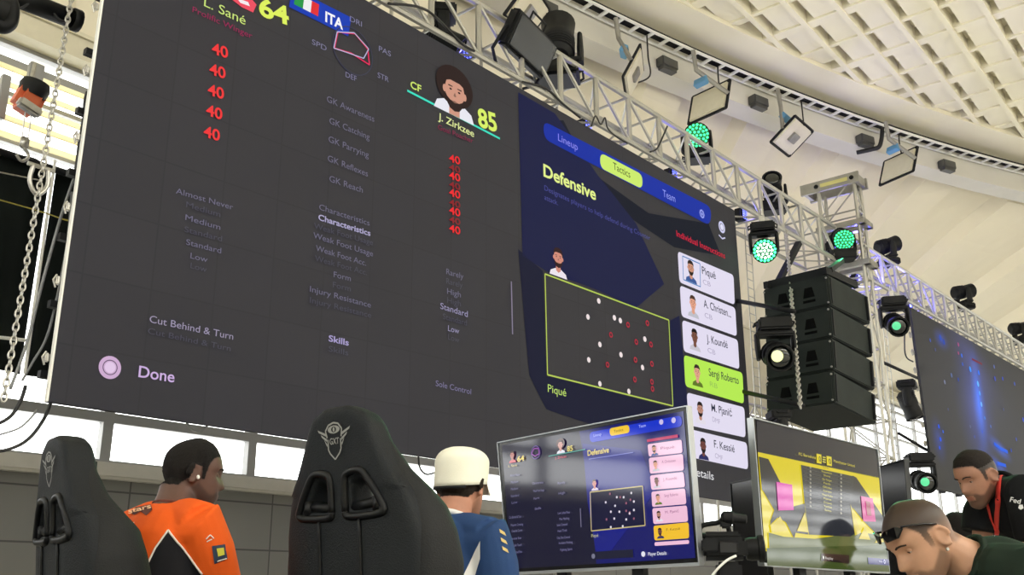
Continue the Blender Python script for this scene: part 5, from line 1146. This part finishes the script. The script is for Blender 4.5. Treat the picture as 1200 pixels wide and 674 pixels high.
class Person:
    def __init__(s, label, base, headM, fwd, joints, skin, sh=.19, wide=1.0, chest=(.165, .115), waist=(.15, .115), group=None, vox=.0055, beard=0.0, seed=0, neck=1.0):
        s.t = thing('person', label, 'person', base, None, group); s.H = headM; s.J = J = joints; s.skin = skin
        F = Vector(fwd).normalized(); L = ZV.cross(F).normalized(); s.F, s.L = F, L
        q = MB(); head_geo(q, headM, wide=wide, beard=beard)
        hb = headM @ Vector((0, -.035, -.045)); nb = J['neck']
        q.tube([hb, hb.lerp(nb, .5), nb, nb.lerp(J['chest'], .25)], [.058 * neck, .061 * neck, .070 * neck, .08], 18)
        s.torso(q, 0, chest, waist)
        for sd in ('l', 'r'):
            S_, E_, W_ = J['sh_' + sd], J['el_' + sd], J['wr_' + sd]
            q.tube([S_.lerp(J['chest'], .2), S_, S_.lerp(E_, .3), S_.lerp(E_, .7), E_], [.06, .062, .054, .046, .040], 14)
            q.tube([E_, E_.lerp(W_, .25), E_.lerp(W_, .6), W_], [.040, .042, .035, .027], 14)
            hd = (W_ - E_).normalized() if ('hd_' + sd) not in J else J['hd_' + sd]
            pn = J.get('pn_' + sd, Vector((0, 0, -1)) + F * .1)
            hand_geo(q, W_, hd, pn, J.get('curl', .5), 1 if sd == 'l' else -1)
            Hp, K, A_ = J['hip_' + sd], J['kn_' + sd], J['an_' + sd]
            q.tube([Hp, Hp.lerp(K, .3), Hp.lerp(K, .75), K], [.088, .085, .064, .056], 14)
            q.tube([K, K.lerp(A_, .3), K.lerp(A_, .75), A_], [.056, .058, .042, .038], 14)
            q.tube([A_ - F * .05 - ZV * .035, A_ + F * .05 - ZV * .04, A_ + F * .16 - ZV * .055], [.040, .042, .028], 12)
        vs, fs = remesh(q, vox, 4, .5); s.vs, s.fs = vs, fs
        hl = s.local(vs); ctr = np.array([np.mean(hl[list(f)], axis=0) for f in fs])
        s.body = from_np('body', vs, fs, [skin, mat('lip', tuple(int(c * k) for c, k in zip(skin['c'], (.92, .78, .76))), .5)], s.t,
                         mi=[(1 if (c[1] > .090 and -.070 < c[2] < -.0515 and abs(c[0]) < .019) else 0) for c in ctr])
        # eyes
        for sx in (-1, 1):
            q = MB(); c = headM @ Vector((sx * .031, .0630, .0100)); q.ell(c, (.0125,) * 3, None, 16, 10)
            e = q.build('eye', mat('eye_white', (150, 142, 138), .3), s.t, True)
            q = MB(); ax = headM.to_3x3() @ Vector((0, 1, -.25)); q.revolve(c + ax.normalized() * .0108, ax, [(0, .0058), (.0016, .0045), (.0019, .001)], 14); q.build('iris', mat('iris', (40, 26, 20), .15), e)
            # upper lid and brow
            q = MB(); q.ell(c + headM.to_3x3() @ Vector((0, .0002, .0030)), (.0142, .0136, .0118), headM.to_3x3() @ Matrix.Rotation(.25, 3, 'X'), 18, 12); q.build('eyelid', skin, s.t, True)
            s.brow(sx)
    def brow(s, sx):
        pts = [(.013, .0915, .0285), (.024, .0915, .033), (.037, .086, .0335), (.048, .0755, .029)]
        q = MB(); q.tube([s.H @ Vector((sx * x, y, z)) for x, y, z in pts], [.003, .0042, .0038, .002], 6, True, [.0022] * 4); q.build('eyebrow', s.hairm if hasattr(s, 'hairm') else M['black'], s.t, True)
    def torso(s, q, inf, chest, waist):
        J = s.J; L = s.L; p, c, n = J['pelvis'], J['chest'], J['neck']
        shm = (J['sh_l'] + J['sh_r']) / 2; m1 = p.lerp(c, .45)
        q.tube([p - (c - p).normalized() * .10, p, m1, c, c.lerp(shm, .7), shm + (n - shm) * .35, n], [.10 + inf, .165 + inf, waist[0] + inf, chest[0] + inf, chest[0] * 1.02 + inf, .125 + inf * .8, .068 + inf * .6], 24, True, [.09 + inf, .125 + inf, waist[1] + inf, chest[1] + inf, chest[1] * .95 + inf, .085 + inf, .064 + inf * .6], (J['sh_r'] - J['sh_l']))
        for sd in ('l', 'r'):
            S_ = J['sh_' + sd]; q.tube([shm.lerp(n, .45), n.lerp(S_, .55) - ZV * .0, S_], [.06 + inf * .6, .056 + inf * .8, .058 + inf], 14)
    def local(s, vs):
        Mi = np.array(s.H.inverted()); return np.asarray(vs) @ Mi[:3, :3].T + Mi[:3, 3]
    def fuzz(s, line, bl=None, top=.9, side=.35, z0=.01, z1=.07, beard=.5):
        """cropped hair and stubble as a property of the skin, fading at its edges"""
        hl = s.local(s.vs); me = s.body.data; at = me.attributes.new('fuzz', 'FLOAT', 'POINT'); val = np.zeros(len(hl))
        near = np.where((np.abs(hl) < .2).all(axis=1))[0]
        def ss(a, b, x): t = np.clip((x - a) / (b - a), 0, 1); return t * t * (3 - 2 * t)
        x, y, z = hl[near].T; ly = [p[0] for p in line]; lz = [p[1] for p in line]
        h = ss(0, .014, z - np.interp(y, ly, lz)) * (side + (top - side) * ss(z0, z1, z)); h[(np.abs(x) > .0795)] = 0
        bd = np.zeros(len(h))
        if bl:
            bd = beard * ss(0, .014, np.interp(y, [p[0] for p in bl], [p[1] for p in bl]) - z) * ss(-.145, -.118, z) * ss(-.03, .005, y)
            bd *= 1 - ((np.abs(x) < .026) & (z > -.0725) & (z < -.050) & (y > .085)) * .9
        val[near] = np.maximum(h, bd); at.data.foreach_set('value', val)
    def shell(s, name, pred, off, m, taper=.012, label=None):
        """hair or beard: the skin's own faces where pred(x, y, z) > 0, lifted outward"""
        hl = s.local(s.vs); near = np.where((np.abs(hl) < .2).all(axis=1))[0]; val = np.full(len(hl), -1.0)
        val[near] = [pred(*hl[i]) for i in near]
        fsel = [f for f in s.fs if min(val[list(f)]) > 0]; used = sorted({i for f in fsel for i in f}); mp = {v: i for i, v in enumerate(used)}
        P = s.vs[used]; F_ = [tuple(mp[i] for i in f) for f in fsel]
        N = np.zeros_like(P)
        for f in F_:
            a, b, c = P[f[0]], P[f[1]], P[f[2]]; nn = np.cross(b - a, c - a); 
            for i in f: N[i] += nn
        N /= np.linalg.norm(N, axis=1)[:, None] + 1e-9
        k = np.clip(val[used] / taper, .12, 1); r = np.random.default_rng(5).normal(0, .0006, len(P))
        o = from_np(name, P + N * (k * off + r)[:, None], F_, m, s.t)
        if label: o['label'] = label
        return o
    def shirt(s, m, inf=.014, sleeve=.62, chest=(.165, .115), waist=(.15, .115), vox=.006, wr=.006, mi=None, seed=1, arm=.02):
        q = MB(); J = s.J; s.torso(q, inf, chest, waist)
        for sd in ('l', 'r'):
            S_, E_ = J['sh_' + sd], J['el_' + sd]; e = S_.lerp(E_, sleeve)
            q.tube([S_.lerp(J['chest'], .25), S_, S_.lerp(E_, .3), e], [.066 + inf, .066 + inf, .058 + inf + arm * .6, .052 + inf + arm], 18)
        vs, fs = remesh(q, vox, 6, .5)
        N = np.zeros_like(vs)
        for f in fs:
            nn = np.cross(vs[f[1]] - vs[f[0]], vs[f[2]] - vs[f[0]])
            for i in f: N[i] += nn
        N /= np.linalg.norm(N, axis=1)[:, None] + 1e-9
        g_ = np.random.default_rng(seed); d = np.zeros(len(vs))
        for _ in range(7):
            k = g_.normal(0, 1, 3); k = k / np.linalg.norm(k) * g_.uniform(14, 34); d += np.sin(vs @ k + g_.uniform(0, 6) + 1.5 * np.sin(vs @ (k[[1, 2, 0]] * .4)))
        vs = vs + N * (d * wr / 3.2)[:, None]
        s.sv, s.sf = vs, fs
        s.bvh = BVHTree.FromPolygons([Vector(v) for v in vs], fs)
        s.so = from_np('shirt', vs, fs, m, s.t); return s.so
    def hit(s, px, py, off=.003):
        r = ray(px, py).normalized(); loc, nrm, idx, dist = s.bvh.ray_cast(CAM, r)
        if loc is None: loc, nrm, idx, dist = s.bvh.find_nearest(W(px, py, (s.H.translation - CAM).dot(FWD)))
        if nrm.dot(r) > 0: nrm = -nrm
        return loc + nrm * off
    def patch(s, pts, name, m, off=.003, step=3.0, parent=None):
        """a piece sewn onto the shirt: polygon laid on the cloth"""
        pts = [Vector((a, b, 0)) for a, b in pts]
        bm = bmesh.new(); f = bm.faces.new([bm.verts.new(p) for p in pts]); bmesh.ops.triangulate(bm, faces=[f])
        for _ in range(6):
            es = [e for e in bm.edges if e.calc_length() > step]
            if not es: break
            bmesh.ops.subdivide_edges(bm, edges=es, cuts=1); bmesh.ops.triangulate(bm, faces=bm.faces[:])
        bm.verts.index_update(); q = MB(); q.add([s.hit(v.co.x, v.co.y, off) for v in bm.verts], [[v.index for v in f.verts] for f in bm.faces]); bm.free()
        return q.build(name, m, parent or s.so, True)
    def line(s, pts, r, name, m, off=.002):
        P = []
        for i in range(len(pts) - 1):
            for k in range(8): t = k / 8; P.append(s.hit(pts[i][0] + (pts[i + 1][0] - pts[i][0]) * t, pts[i][1] + (pts[i + 1][1] - pts[i][1]) * t, off))
        P.append(s.hit(*pts[-1], off)); q = MB(); q.tube(P, r, 6); return q.build(name, m, s.so, True)
    def word(s, body, a, b, h, m, name='lettering', off=.004, bold=.015):
        vs, fs, wd = text_geo(body, bold); q = MB(); dx, dy = (b[0] - a[0]) / wd, (b[1] - a[1]) / wd
        L = math.hypot(dx, dy); ux, uy = -dy / L * -1, dx / L * -1
        q.add([s.hit(a[0] + dx * v.x + ux * v.y * h / CAPH * -1 * -1, a[1] + dy * v.x + uy * v.y * h / CAPH, off) for v in vs], fs); return q.build(name, m, s.so)
    def legs_cloth(s, m, mshoe):
        J = s.J
        for sd in ('l', 'r'):
            Hp, K, A_ = J['hip_' + sd], J['kn_' + sd], J['an_' + sd]; q = MB()
            q.tube([Hp + (Hp - K).normalized() * .04, Hp.lerp(K, .3), Hp.lerp(K, .8), K, K.lerp(A_, .2), K.lerp(A_, .7), A_ + (K - A_) * .06], [.115, .105, .085, .076, .075, .062, .055], 16); q.build('trouser_leg', m, s.t, True)
            q = MB(); q.tube([A_ - s.F * .06 - ZV * .03, A_ + s.F * .06 - ZV * .04, A_ + s.F * .17 - ZV * .055, A_ + s.F * .185 - ZV * .06], [.05, .052, .04, .015], 14); q.build('shoe', mshoe, s.t, True)
        q = MB(); p, c = J['pelvis'], J['chest']; q.tube([p - (c - p).normalized() * .12, p, p.lerp(c, .2)], [.12, .185, .17], 20, True, [.11, .14, .13], (J['sh_r'] - J['sh_l'])); q.build('trousers', m, s.t, True)
def skin_mat(name, c, hair=(30, 24, 20)):
    m = mat(name, c, .5, 0, .35, noise=.06, nscale=30, bump=.06, bscale=400); m['c'] = list(c); nt = m.node_tree
    b = nt.nodes['Principled BSDF']; b.inputs['Subsurface Weight'].default_value = .06; b.inputs['Subsurface Radius'].default_value = (.01, .004, .002)
    src = b.inputs['Base Color'].links[0].from_socket; at = nt.nodes.new('ShaderNodeAttribute'); at.attribute_name = 'fuzz'
    mx = nt.nodes.new('ShaderNodeMix'); mx.data_type = 'RGBA'; mx.inputs['B'].default_value = col(hair)
    nt.links.new(at.outputs['Fac'], mx.inputs['Factor']); nt.links.new(src, mx.inputs['A']); nt.links.new(mx.outputs['Result'], b.inputs['Base Color']); return m
HL = [(-.11, -.050), (-.05, -.050), (-.02, -.02), (-.01, .022), (.012, .022), (.016, -.02), (.028, -.018), (.034, .03), (.05, .058), (.07, .068), (.1, .074)]
BL = [(-.03, -.06), (.012, -.02), (.03, -.034), (.055, -.052), (.07, -.050), (.082, -.038), (.1, -.036)]
def cut(x, y, z, d=0.0): return z - float(np.interp(y, [p[0] for p in HL], [p[1] for p in HL])) - d
def head_matrix(pos, fwd, pitch=0.0, roll=0.0):
    F = Vector(fwd); F.z = 0; F.normalize(); Rr = F.cross(ZV).normalized()
    R = Matrix((Rr, F, ZV)).transposed() @ Matrix.Rotation(pitch, 3, 'X') @ Matrix.Rotation(roll, 3, 'Y')
    return Matrix.Translation(pos) @ R.to_4x4()
def pose(hp, F, neck, chest, pelvis, sh, shw=.19, z0=0.0, el=(.10, .04, -.25), wr=(.24, -.10, .02), knee=.42, seat=True, twist=0.0):
    """joints from offsets (forward, up) relative to the head; F horizontal"""
    F = Vector(F).normalized(); L = ZV.cross(F).normalized(); J = {}
    def P(f, u, l=0): return hp + F * f + ZV * u + L * l
    J['neck'] = P(*neck); J['chest'] = P(*chest); J['pelvis'] = P(*pelvis)
    for sd, s in (('l', 1), ('r', -1)):
        J['sh_' + sd] = P(sh[0], sh[1], s * shw) + F * twist * s
        e = J['sh_' + sd] + F * el[0] + L * s * el[1] + ZV * el[2]; J['el_' + sd] = e; J['wr_' + sd] = e + F * wr[0] + L * s * wr[1] + ZV * wr[2]
        h = J['pelvis'] + L * s * .095 - ZV * .03; J['hip_' + sd] = h
        if seat:
            k = h + F * knee + L * s * .06 + ZV * .02; J['kn_' + sd] = k; J['an_' + sd] = Vector((k.x + F.x * .04, k.y + F.y * .04, z0 + .09))
        else:
            J['kn_' + sd] = Vector((h.x, h.y, 0)) + L * s * .02 + F * .03 + ZV * (z0 + .5 * (h.z - z0) + .03); J['an_' + sd] = Vector((h.x, h.y, z0 + .09)) + L * s * .04 - F * .01
    return J
hair_dark = mat('short_black_hair', (28, 25, 24), .85, 0, .2, noise=.3, nscale=160, bump=.6, bscale=700)
hair_brown = mat('short_dark_hair', (44, 36, 29), .8, 0, .2, noise=.3, nscale=150, bump=.5, bscale=600)
stub = mat('beard_stubble', (58, 42, 34), .8, 0, .2, noise=.35, nscale=220)
stub_d = mat('dark_beard', (24, 18, 16), .8, 0, .2, noise=.3, nscale=200)
dark_cloth = mat('dark_trousers', (28, 30, 36), .85, noise=.1); shoe_m = mat('black_shoe', (24, 24, 26), .6)
# ---- man in the orange jersey
X_ = Vector((1, 0, 0))
hp = W(226, 558, 3.5); Fh = (X_ * 1.0 + Vector((0, -.42, 0))).normalized(); Fb = Vector((1, .12, 0)).normalized()
J = pose(hp, Fb, (-.065, -.130), (-.12, -.34), (-.17, -.68), (-.095, -.185), .182, STG, el=(.12, -.02, -.26), wr=(.22, -.12, .04), knee=.40)
sk1 = skin_mat('dark_brown_skin', (88, 62, 52), (20, 16, 16))
Person.hairm = hair_dark
p1 = Person('seated man in an orange and black jersey with short black hair, facing right', Vector((J['pelvis'].x, J['pelvis'].y, STG)), head_matrix(hp, Fh, math.radians(-7)) @ Matrix.Scale(1.06, 4), Fb, J, sk1, wide=1.02, neck=1.16)
p1.fuzz(HL, BL, .95, .8, .0, .05, .5)
p1.shell('hair', lambda x, y, z: cut(x, y, z, .003), .008, hair_dark, taper=.05)
orange = mat('orange_jersey', (218, 88, 24), .75, 0, .2, noise=.05, nscale=9, bump=.12, bscale=300)
jblack = mat('black_jersey_panel', (22, 22, 26), .8, 0, .2); jwhite = mat('white_piping', (226, 216, 206), .7); logo_d = mat('dark_print', (84, 34, 24), .7)
p1.shirt(orange, .02, .78, seed=4, arm=.022, wr=.005, chest=(.172, .126), waist=(.168, .135)); p1.legs_cloth(dark_cloth, shoe_m)
p1.patch([(197, 622), (205, 632), (222, 652), (236, 672), (246, 700), (156, 700), (166, 672), (182, 642)], 'side_panel', jblack)
p1.line([(166, 676), (182, 643), (197, 622)], .0035, 'piping', jwhite, .003); p1.line([(197, 622), (206, 633), (222, 652), (237, 673)], .0035, 'piping', jwhite, .003)
q = MB(); nk = p1.H @ Vector((0, -.04, -.085)); ring = []
for k in range(21):
    a = 2 * math.pi * k / 20; c = J['neck'] + Fb * (.01 + .078 * math.cos(a)) + ZV.cross(Fb) * (.082 * math.sin(a)) + ZV * (.014 - .018 * math.cos(a)); ring.append(c)
q.tube(ring, .007, 8); q.build('collar', mat('dark_collar', (92, 44, 30), .8), p1.so, True)
p1.patch([(153, 601), (160, 595), (177, 592), (179, 598), (172, 605), (165, 600), (158, 604)], 'back_print', logo_d); p1.word('stars', (152, 603), (178, 597), 5, mat('print_cream', (236, 190, 150), .7), off=.006)
p1.patch([(151, 614), (158, 612.5), (157, 621), (150, 623)], 'name_print', jwhite)
p1.patch([(248, 640), (263, 638), (266, 655), (251, 661)], 'sleeve_badge', mat('navy_badge', (34, 50, 74), .6)); p1.patch([(253, 643), (261, 642), (262, 650), (255, 652)], 'sleeve_badge', mat('yellow_badge', (196, 190, 60), .6), .006)
p1.line([(254, 657.5), (264, 654.5)], .0018, 'badge_text_line', jwhite, .007)
p1.line([(241, 632), (246, 627), (250, 631)], .002, 'sleeve_mark', jwhite, .003); p1.line([(242, 635), (248, 632)], .002, 'sleeve_mark', jwhite, .003)
# black undersleeves below the orange cuffs
for sd in ('l', 'r'):
    S_, E_, W_ = J['sh_' + sd], J['el_' + sd], J['wr_' + sd]; q = MB(); q.tube([S_.lerp(E_, .6), E_, E_.lerp(W_, .3), W_], [.06, .055, .05, .036], 14); q.build('undersleeve', jblack, p1.t, True)
    q = MB(); d = (E_ - S_).normalized(); c = S_.lerp(E_, .79); q.tube([c - d * .004, c + d * .004], .095, 20); q.build('cuff_piping', jwhite, p1.so, True)
q = MB(); c = p1.H @ Vector((.083, .004, -.012)); q.ell(c, (.006, .006, .008)); q.build('earbud', M['white'], p1.t, True)
# ---- man in the white cap
hp = W(541, 572, 3.45); Fh2 = Vector((1, .30, 0)).normalized(); Fb2 = Vector((1, .10, 0)).normalized()
J = pose(hp, Fb2, (-.06, -.135), (-.12, -.34), (-.26, -.68), (-.085, -.185), .175, STG, el=(.03, .01, -.27), wr=(.22, -.12, .04), knee=.40)
sk2 = skin_mat('tanned_skin', (176, 124, 100), (46, 36, 30)); Person.hairm = hair_brown
p2 = Person('seated man in a white cap and navy jersey beside the large television', Vector((J['pelvis'].x, J['pelvis'].y, STG)), head_matrix(hp, Fh2, math.radians(-6)), Fb2, J, sk2)
p2.fuzz(HL, BL, .9, .75, -.05, .03, .4)
p2.shell('hair', lambda x, y, z: min(cut(x, y, z, .002), .03 - y, .06 - z), .004, hair_brown, taper=.02)
H = p2.H; q = MB(); vs = []; fs = []; nr = 14; nn = 40
cap_m = mat('white_cap_cloth', (226, 224, 208), .85, 0, .15, noise=.03, nscale=12, bump=.1, bscale=300)
for i in range(nr + 1):
    t_ = i / nr
    for k in range(nn):
        a = 2 * math.pi * k / nn; cx, sx = math.cos(a), math.sin(a)
        if t_ < .45: r = 1.0 + .05 * t_; h = t_ / .45 * .075
        else: u_ = (t_ - .45) / .55; r = (1.022) * math.cos(u_ * math.pi / 2) ** .62; h = .075 + .045 * math.sin(u_ * math.pi / 2)
        zb = .018 + (.012 * cx - .022 * (1 - cx) * .5) * (1 - t_)
        vs.append(H @ Vector((sx * .0875 * max(r, .02), -.006 + cx * .108 * max(r, .02), zb + h)))
for i in range(nr):
    for k in range(nn): a = i * nn + k; b = i * nn + (k + 1) % nn; fs.append((a, b, b + nn, a + nn))
fs.append(tuple(nr * nn + k for k in range(nn))); q.add(vs, fs); cap = q.build('cap', cap_m, p2.t, True); md = cap.modifiers.new('s', 'SOLIDIFY'); md.thickness = .004
q = MB(); vs = []; fs = []
for i in range(7):
    for k in range(15):
        a = math.radians(-62 + 124 * k / 14); r = 1.0 + .62 * i / 6 * math.cos(a) ** .6
        vs.append(H @ Vector((math.sin(a) * .0885 * (1 + .08 * i / 6), -.006 + math.cos(a) * .108 * r, .032 - .018 * (i / 6) - .035 * math.sin(a) ** 2 * (i / 6) - .004)))
for i in range(6):
    for k in range(14): a = i * 15 + k; fs.append((a, a + 1, a + 16, a + 15))
q.add(vs, fs); br = q.build('brim', cap_m, cap, True); md = br.modifiers.new('s', 'SOLIDIFY'); md.thickness = .005
q = MB(); q.ell(H @ Vector((0, -.006, .139)), (.008, .008, .005)); q.build('button', cap_m, cap, True)
for a in (150, 205, 100, 250):
    a = math.radians(a); q = MB(); c = H @ Vector((math.sin(a) * .080, -.006 + math.cos(a) * .098, .108)); q.ell(c, (.0035,) * 3); q.build('eyelet', M['blackm'], cap, True)
q = MB(); pts = [H @ Vector((math.sin(a) * .0895, -.006 + math.cos(a) * .1105, .013 + .012 * math.cos(a) - .022 * (1 - math.cos(a)) * .5)) for a in np.linspace(math.radians(140), math.radians(220), 14)]; q.tube(pts, .006, 6); q.build('snap_strap', M['blackm'], cap, True)
navy = mat('navy_jersey', (36, 62, 104), .75, 0, .2, noise=.06, nscale=9, bump=.12, bscale=300); wj = mat('white_jersey_panel', (214, 214, 214), .75); gold = mat('gold_chevron', (196, 172, 104), .6)
p2.shirt(navy, .018, .80, seed=9, arm=.022, wr=.006); p2.legs_cloth(dark_cloth, shoe_m)
p2.patch([(563, 634), (563, 655), (556, 678), (548, 700), (535, 700), (542, 676), (552, 656)], 'side_panel', wj)
for k in range(3):
    y = 623 + 10 * k; x = 584.5 + 1.6 * k; p2.patch([(x, y - 3), (x + 6, y + 1), (x + 8, y + 5.5), (x + 1, y + 1.5)], 'chevron', gold, step=2)
q = MB(); ring = []
for k in range(21):
    a = 2 * math.pi * k / 20; ring.append(J['neck'] + Fb2 * (.012 + .076 * math.cos(a)) + ZV.cross(Fb2) * (.082 * math.sin(a)) + ZV * (.014 - .035 * math.cos(a)))
q.tube(ring, .010, 8); q.build('collar', wj, p2.so, True)
for sd in ('l', 'r'):
    S_, E_ = J['sh_' + sd], J['el_' + sd]; d = (E_ - S_).normalized(); c = S_.lerp(E_, .83); q = MB(); q.tube([c - d * .035, c + d * .025], [.092, .096], 20); q.build('cuff', wj, p2.so, True)
# ---- bent man in dark green with sunglasses on his head
hp = W(1081, 634, 2.72); F3 = (-RH * 1.0 - FH * .20).normalized(); Fb3 = (-RH * 1.0 - FH * .12).normalized()
J = pose(hp, Fb3, (-.13, -.065), (-.37, -.20), (-.62, -.52), (-.205, -.095), .19, 0.0, el=(.10, .03, -.27), wr=(.24, -.08, -.02), knee=.42)
sk3 = skin_mat('light_skin', (178, 136, 110), (38, 30, 23)); buzz = mat('buzz_cut', (60, 49, 39), .85, 0, .2, noise=.25, nscale=220); Person.hairm = hair_brown
p3 = Person('bent young man with buzz cut and sunglasses on his head, dark green shirt, lower right', Vector((J['pelvis'].x, J['pelvis'].y, 0)), head_matrix(hp, F3, math.radians(-33), math.radians(4)), Fb3, J, sk3, vox=.0048)
p3.fuzz(HL, BL, .95, .5, -.02, .05, .6)
Hh = p3.H; q = MB()
for s in (-1, 1):
    pts = [(s * .006, .0935, .077), (s * .03, .091, .086), (s * .058, .073, .084), (s * .064, .061, .071), (s * .052, .083, .055), (s * .02, .0985, .056)]
    q.add([Hh @ Vector(p) for p in pts] + [Hh @ Vector((p[0], p[1] + .006, p[2] + .003)) for p in pts], [(0, 1, 2, 3, 4, 5), (11, 10, 9, 8, 7, 6)] + [(i, (i + 1) % 6, 6 + (i + 1) % 6, 6 + i) for i in range(6)])
sg_m = mat('sunglass_black', (14, 14, 16), .2)
sgl = q.build('sunglass_lenses', sg_m, p3.t)
for s in (-1, 1):
    q = MB(); q.tube([Hh @ Vector((s * x, y, z)) for x, y, z in ((.064, .066, .078), (.0775, .04, .066), (.081, .01, .050), (.080, -.02, .030))], .0032, 6); q.build('temple', sg_m, sgl, True)
q = MB(); q.tube([Hh @ Vector((x, y, z)) for x, y, z in ((-.012, .096, .077), (0, .098, .073), (.012, .096, .077))], .003, 6); q.build('bridge', sg_m, sgl)
green = mat('dark_green_shirt', (30, 42, 34), .85, 0, .15, noise=.08, nscale=8, bump=.12, bscale=300)
p3.shirt(green, .018, .7, seed=12, wr=.006); p3.legs_cloth(dark_cloth, shoe_m)
q = MB(); ring = []; nx = (p3.H @ Vector((0, -.035, -.045)) - J['neck']).normalized(); e1 = nx.cross(ZV.cross(Fb3)).normalized(); e2 = nx.cross(e1)
for k in range(21): a = 2 * math.pi * k / 20; ring.append(J['neck'] + nx * .015 + e1 * .078 * math.cos(a) + e2 * .084 * math.sin(a))
q.tube(ring, .010, 8); q.build('collar', green, p3.so, True)
q = MB(); q.revolve(p3.H @ Vector((-.083, .002, -.036)), p3.H.to_3x3() @ Vector((-1, 0, 0)), [(0, .005), (.004, .004)], 10); q.build('earring', M['steel'], p3.t)
# ---- standing man with a red lanyard
hp = W(1146, 560, 4.3); F4 = (-RH * 1.0 - FH * .30).normalized(); Fb4 = (-RH * .95 - FH * .5).normalized()
J = pose(hp, Fb4, (-.135, -.055), (-.36, -.24), (-.55, -.64), (-.225, -.075), .19, 0.0, el=(.12, .02, -.26), wr=(.12, -.06, -.20), seat=False)
J['sh_r'] = W(1156, 583, 4.42); J['el_r'] = W(1150, 640, 4.36); J['wr_r'] = W(1146, 704, 4.26)
J['sh_l'] = W(1203, 578, 4.12); J['el_l'] = W(1222, 650, 4.06); J['wr_l'] = W(1172, 641, 3.92); J['pn_l'] = Vector((0, 0, -1)); J['hd_l'] = -RH
hair_soft = mat('short_brown_black_hair', (30, 25, 22), .85, 0, .2, noise=.3, nscale=160)
sk4 = skin_mat('olive_skin', (152, 110, 90), (30, 25, 22)); Person.hairm = hair_dark
p4 = Person('standing man in a black polo shirt with a red lanyard, looking down, right edge', Vector((J['pelvis'].x, J['pelvis'].y, 0)), head_matrix(hp, F4, math.radians(-24)), Fb4, J, sk4)
p4.fuzz(HL, BL, .97, .78, -.03, .04, .68)
p4.shell('hair', lambda x, y, z: min(cut(x, y, z, .006), z - .045), .007, hair_soft, taper=.06)
blackt = mat('black_polo', (18, 19, 21), .85, 0, .15, noise=.1, nscale=8, bump=.12, bscale=300)
p4.shirt(blackt, .018, .72, seed=15, wr=.006); p4.legs_cloth(dark_cloth, shoe_m)
q = MB(); ring = []; nx = (p4.H @ Vector((0, -.035, -.045)) - J['neck']).normalized(); e1 = nx.cross(ZV.cross(Fb4)).normalized(); e2 = nx.cross(e1)
for k in range(21): a = 2 * math.pi * k / 20; ring.append(J['neck'] + nx * .018 + e1 * .080 * math.cos(a) + e2 * .086 * math.sin(a))
q.tube(ring, .013, 8); q.build('collar', blackt, p4.so, True)
red = mat('red_lanyard', (196, 48, 38), .6, noise=.1, nscale=40)
def ribbon(p, pts, wd, name, m, off=.006):
    q = MB(); L_ = []; 
    for i in range(len(pts) - 1):
        for k in range(8): t_ = k / 8; L_.append((pts[i][0] + (pts[i + 1][0] - pts[i][0]) * t_, pts[i][1] + (pts[i + 1][1] - pts[i][1]) * t_))
    L_.append(pts[-1]); A_ = [p.hit(x - wd / 2, y, off) for x, y in L_]; B_ = [p.hit(x + wd / 2, y, off) for x, y in L_]; n = len(L_)
    q.add(A_ + B_, [(i, i + 1, n + i + 1, n + i) for i in range(n - 1)]); o = q.build(name, m, p.so, True); md = o.modifiers.new('s', 'SOLIDIFY'); md.thickness = .002; return o
ribbon(p4, [(1172, 553), (1171, 575), (1169, 600), (1168, 626)], 5.5, 'lanyard', red); ribbon(p4, [(1155, 573), (1158, 590), (1163, 612), (1167, 626)], 2.5, 'lanyard', red)
p4.word('Fed', (1184, 588), (1196, 591), 5.5, mat('white_print', (220, 220, 220), .7)); p4.patch([(1195, 592), (1199, 592), (1200, 596), (1197, 598), (1194, 596)], 'shirt_mark', mat('white_print', (214, 214, 214), .7), .005, 2)
# ---- head of a person farther back
hp = W(1125, 628, 5.4); F5 = (-RH * .5 + FH * .8).normalized()
J = pose(hp, F5, (-.03, -.15), (-.04, -.36), (-.06, -.70), (-.03, -.20), .19, 0.0)
sk5 = skin_mat('fair_skin', (196, 150, 128)); Person.hairm = hair_dark
p5 = Person('person farther back between the two men at right, only dark hair showing', Vector((J['pelvis'].x, J['pelvis'].y, 0)), head_matrix(hp, F5, math.radians(-15)), F5, J, sk5, vox=.008)
p5.fuzz(HL)
p5.shell('hair', lambda x, y, z: min(z + .05 if y < .02 else z - .045, .02), .012, hair_dark)
p5.shirt(blackt, .018, .7, seed=20, vox=.009); p5.legs_cloth(dark_cloth, shoe_m)
for i, ps in enumerate((p3, p5)):
    b = Vector((ps.J['pelvis'].x, ps.J['pelvis'].y, 0)); z_ = ps.J['pelvis'].z - .17; F_ = ps.F; L_ = ps.L
    Rs = Matrix((L_, F_, ZV)).transposed()
    if Rs.determinant() < 0: Rs = Matrix((-L_, F_, ZV)).transposed()
    t = thing('stool', ('plain dark stool under the bent man in dark green', 'plain dark stool under the person farther back')[i], 'stool', b)
    q = MB(); q.box(b + ZV * (z_ - .02), (.4, .4, .05), Rs, .015); q.build('seat', M['black'], t)
    for sx in (-1, 1):
        for sy in (-1, 1): q = MB(); q.tube([b + Rs @ Vector((sx * .15, sy * .15, z_ - .03)), b + Rs @ Vector((sx * .18, sy * .18, 0))], .015, 8); q.build('leg', M['blackm'], t)
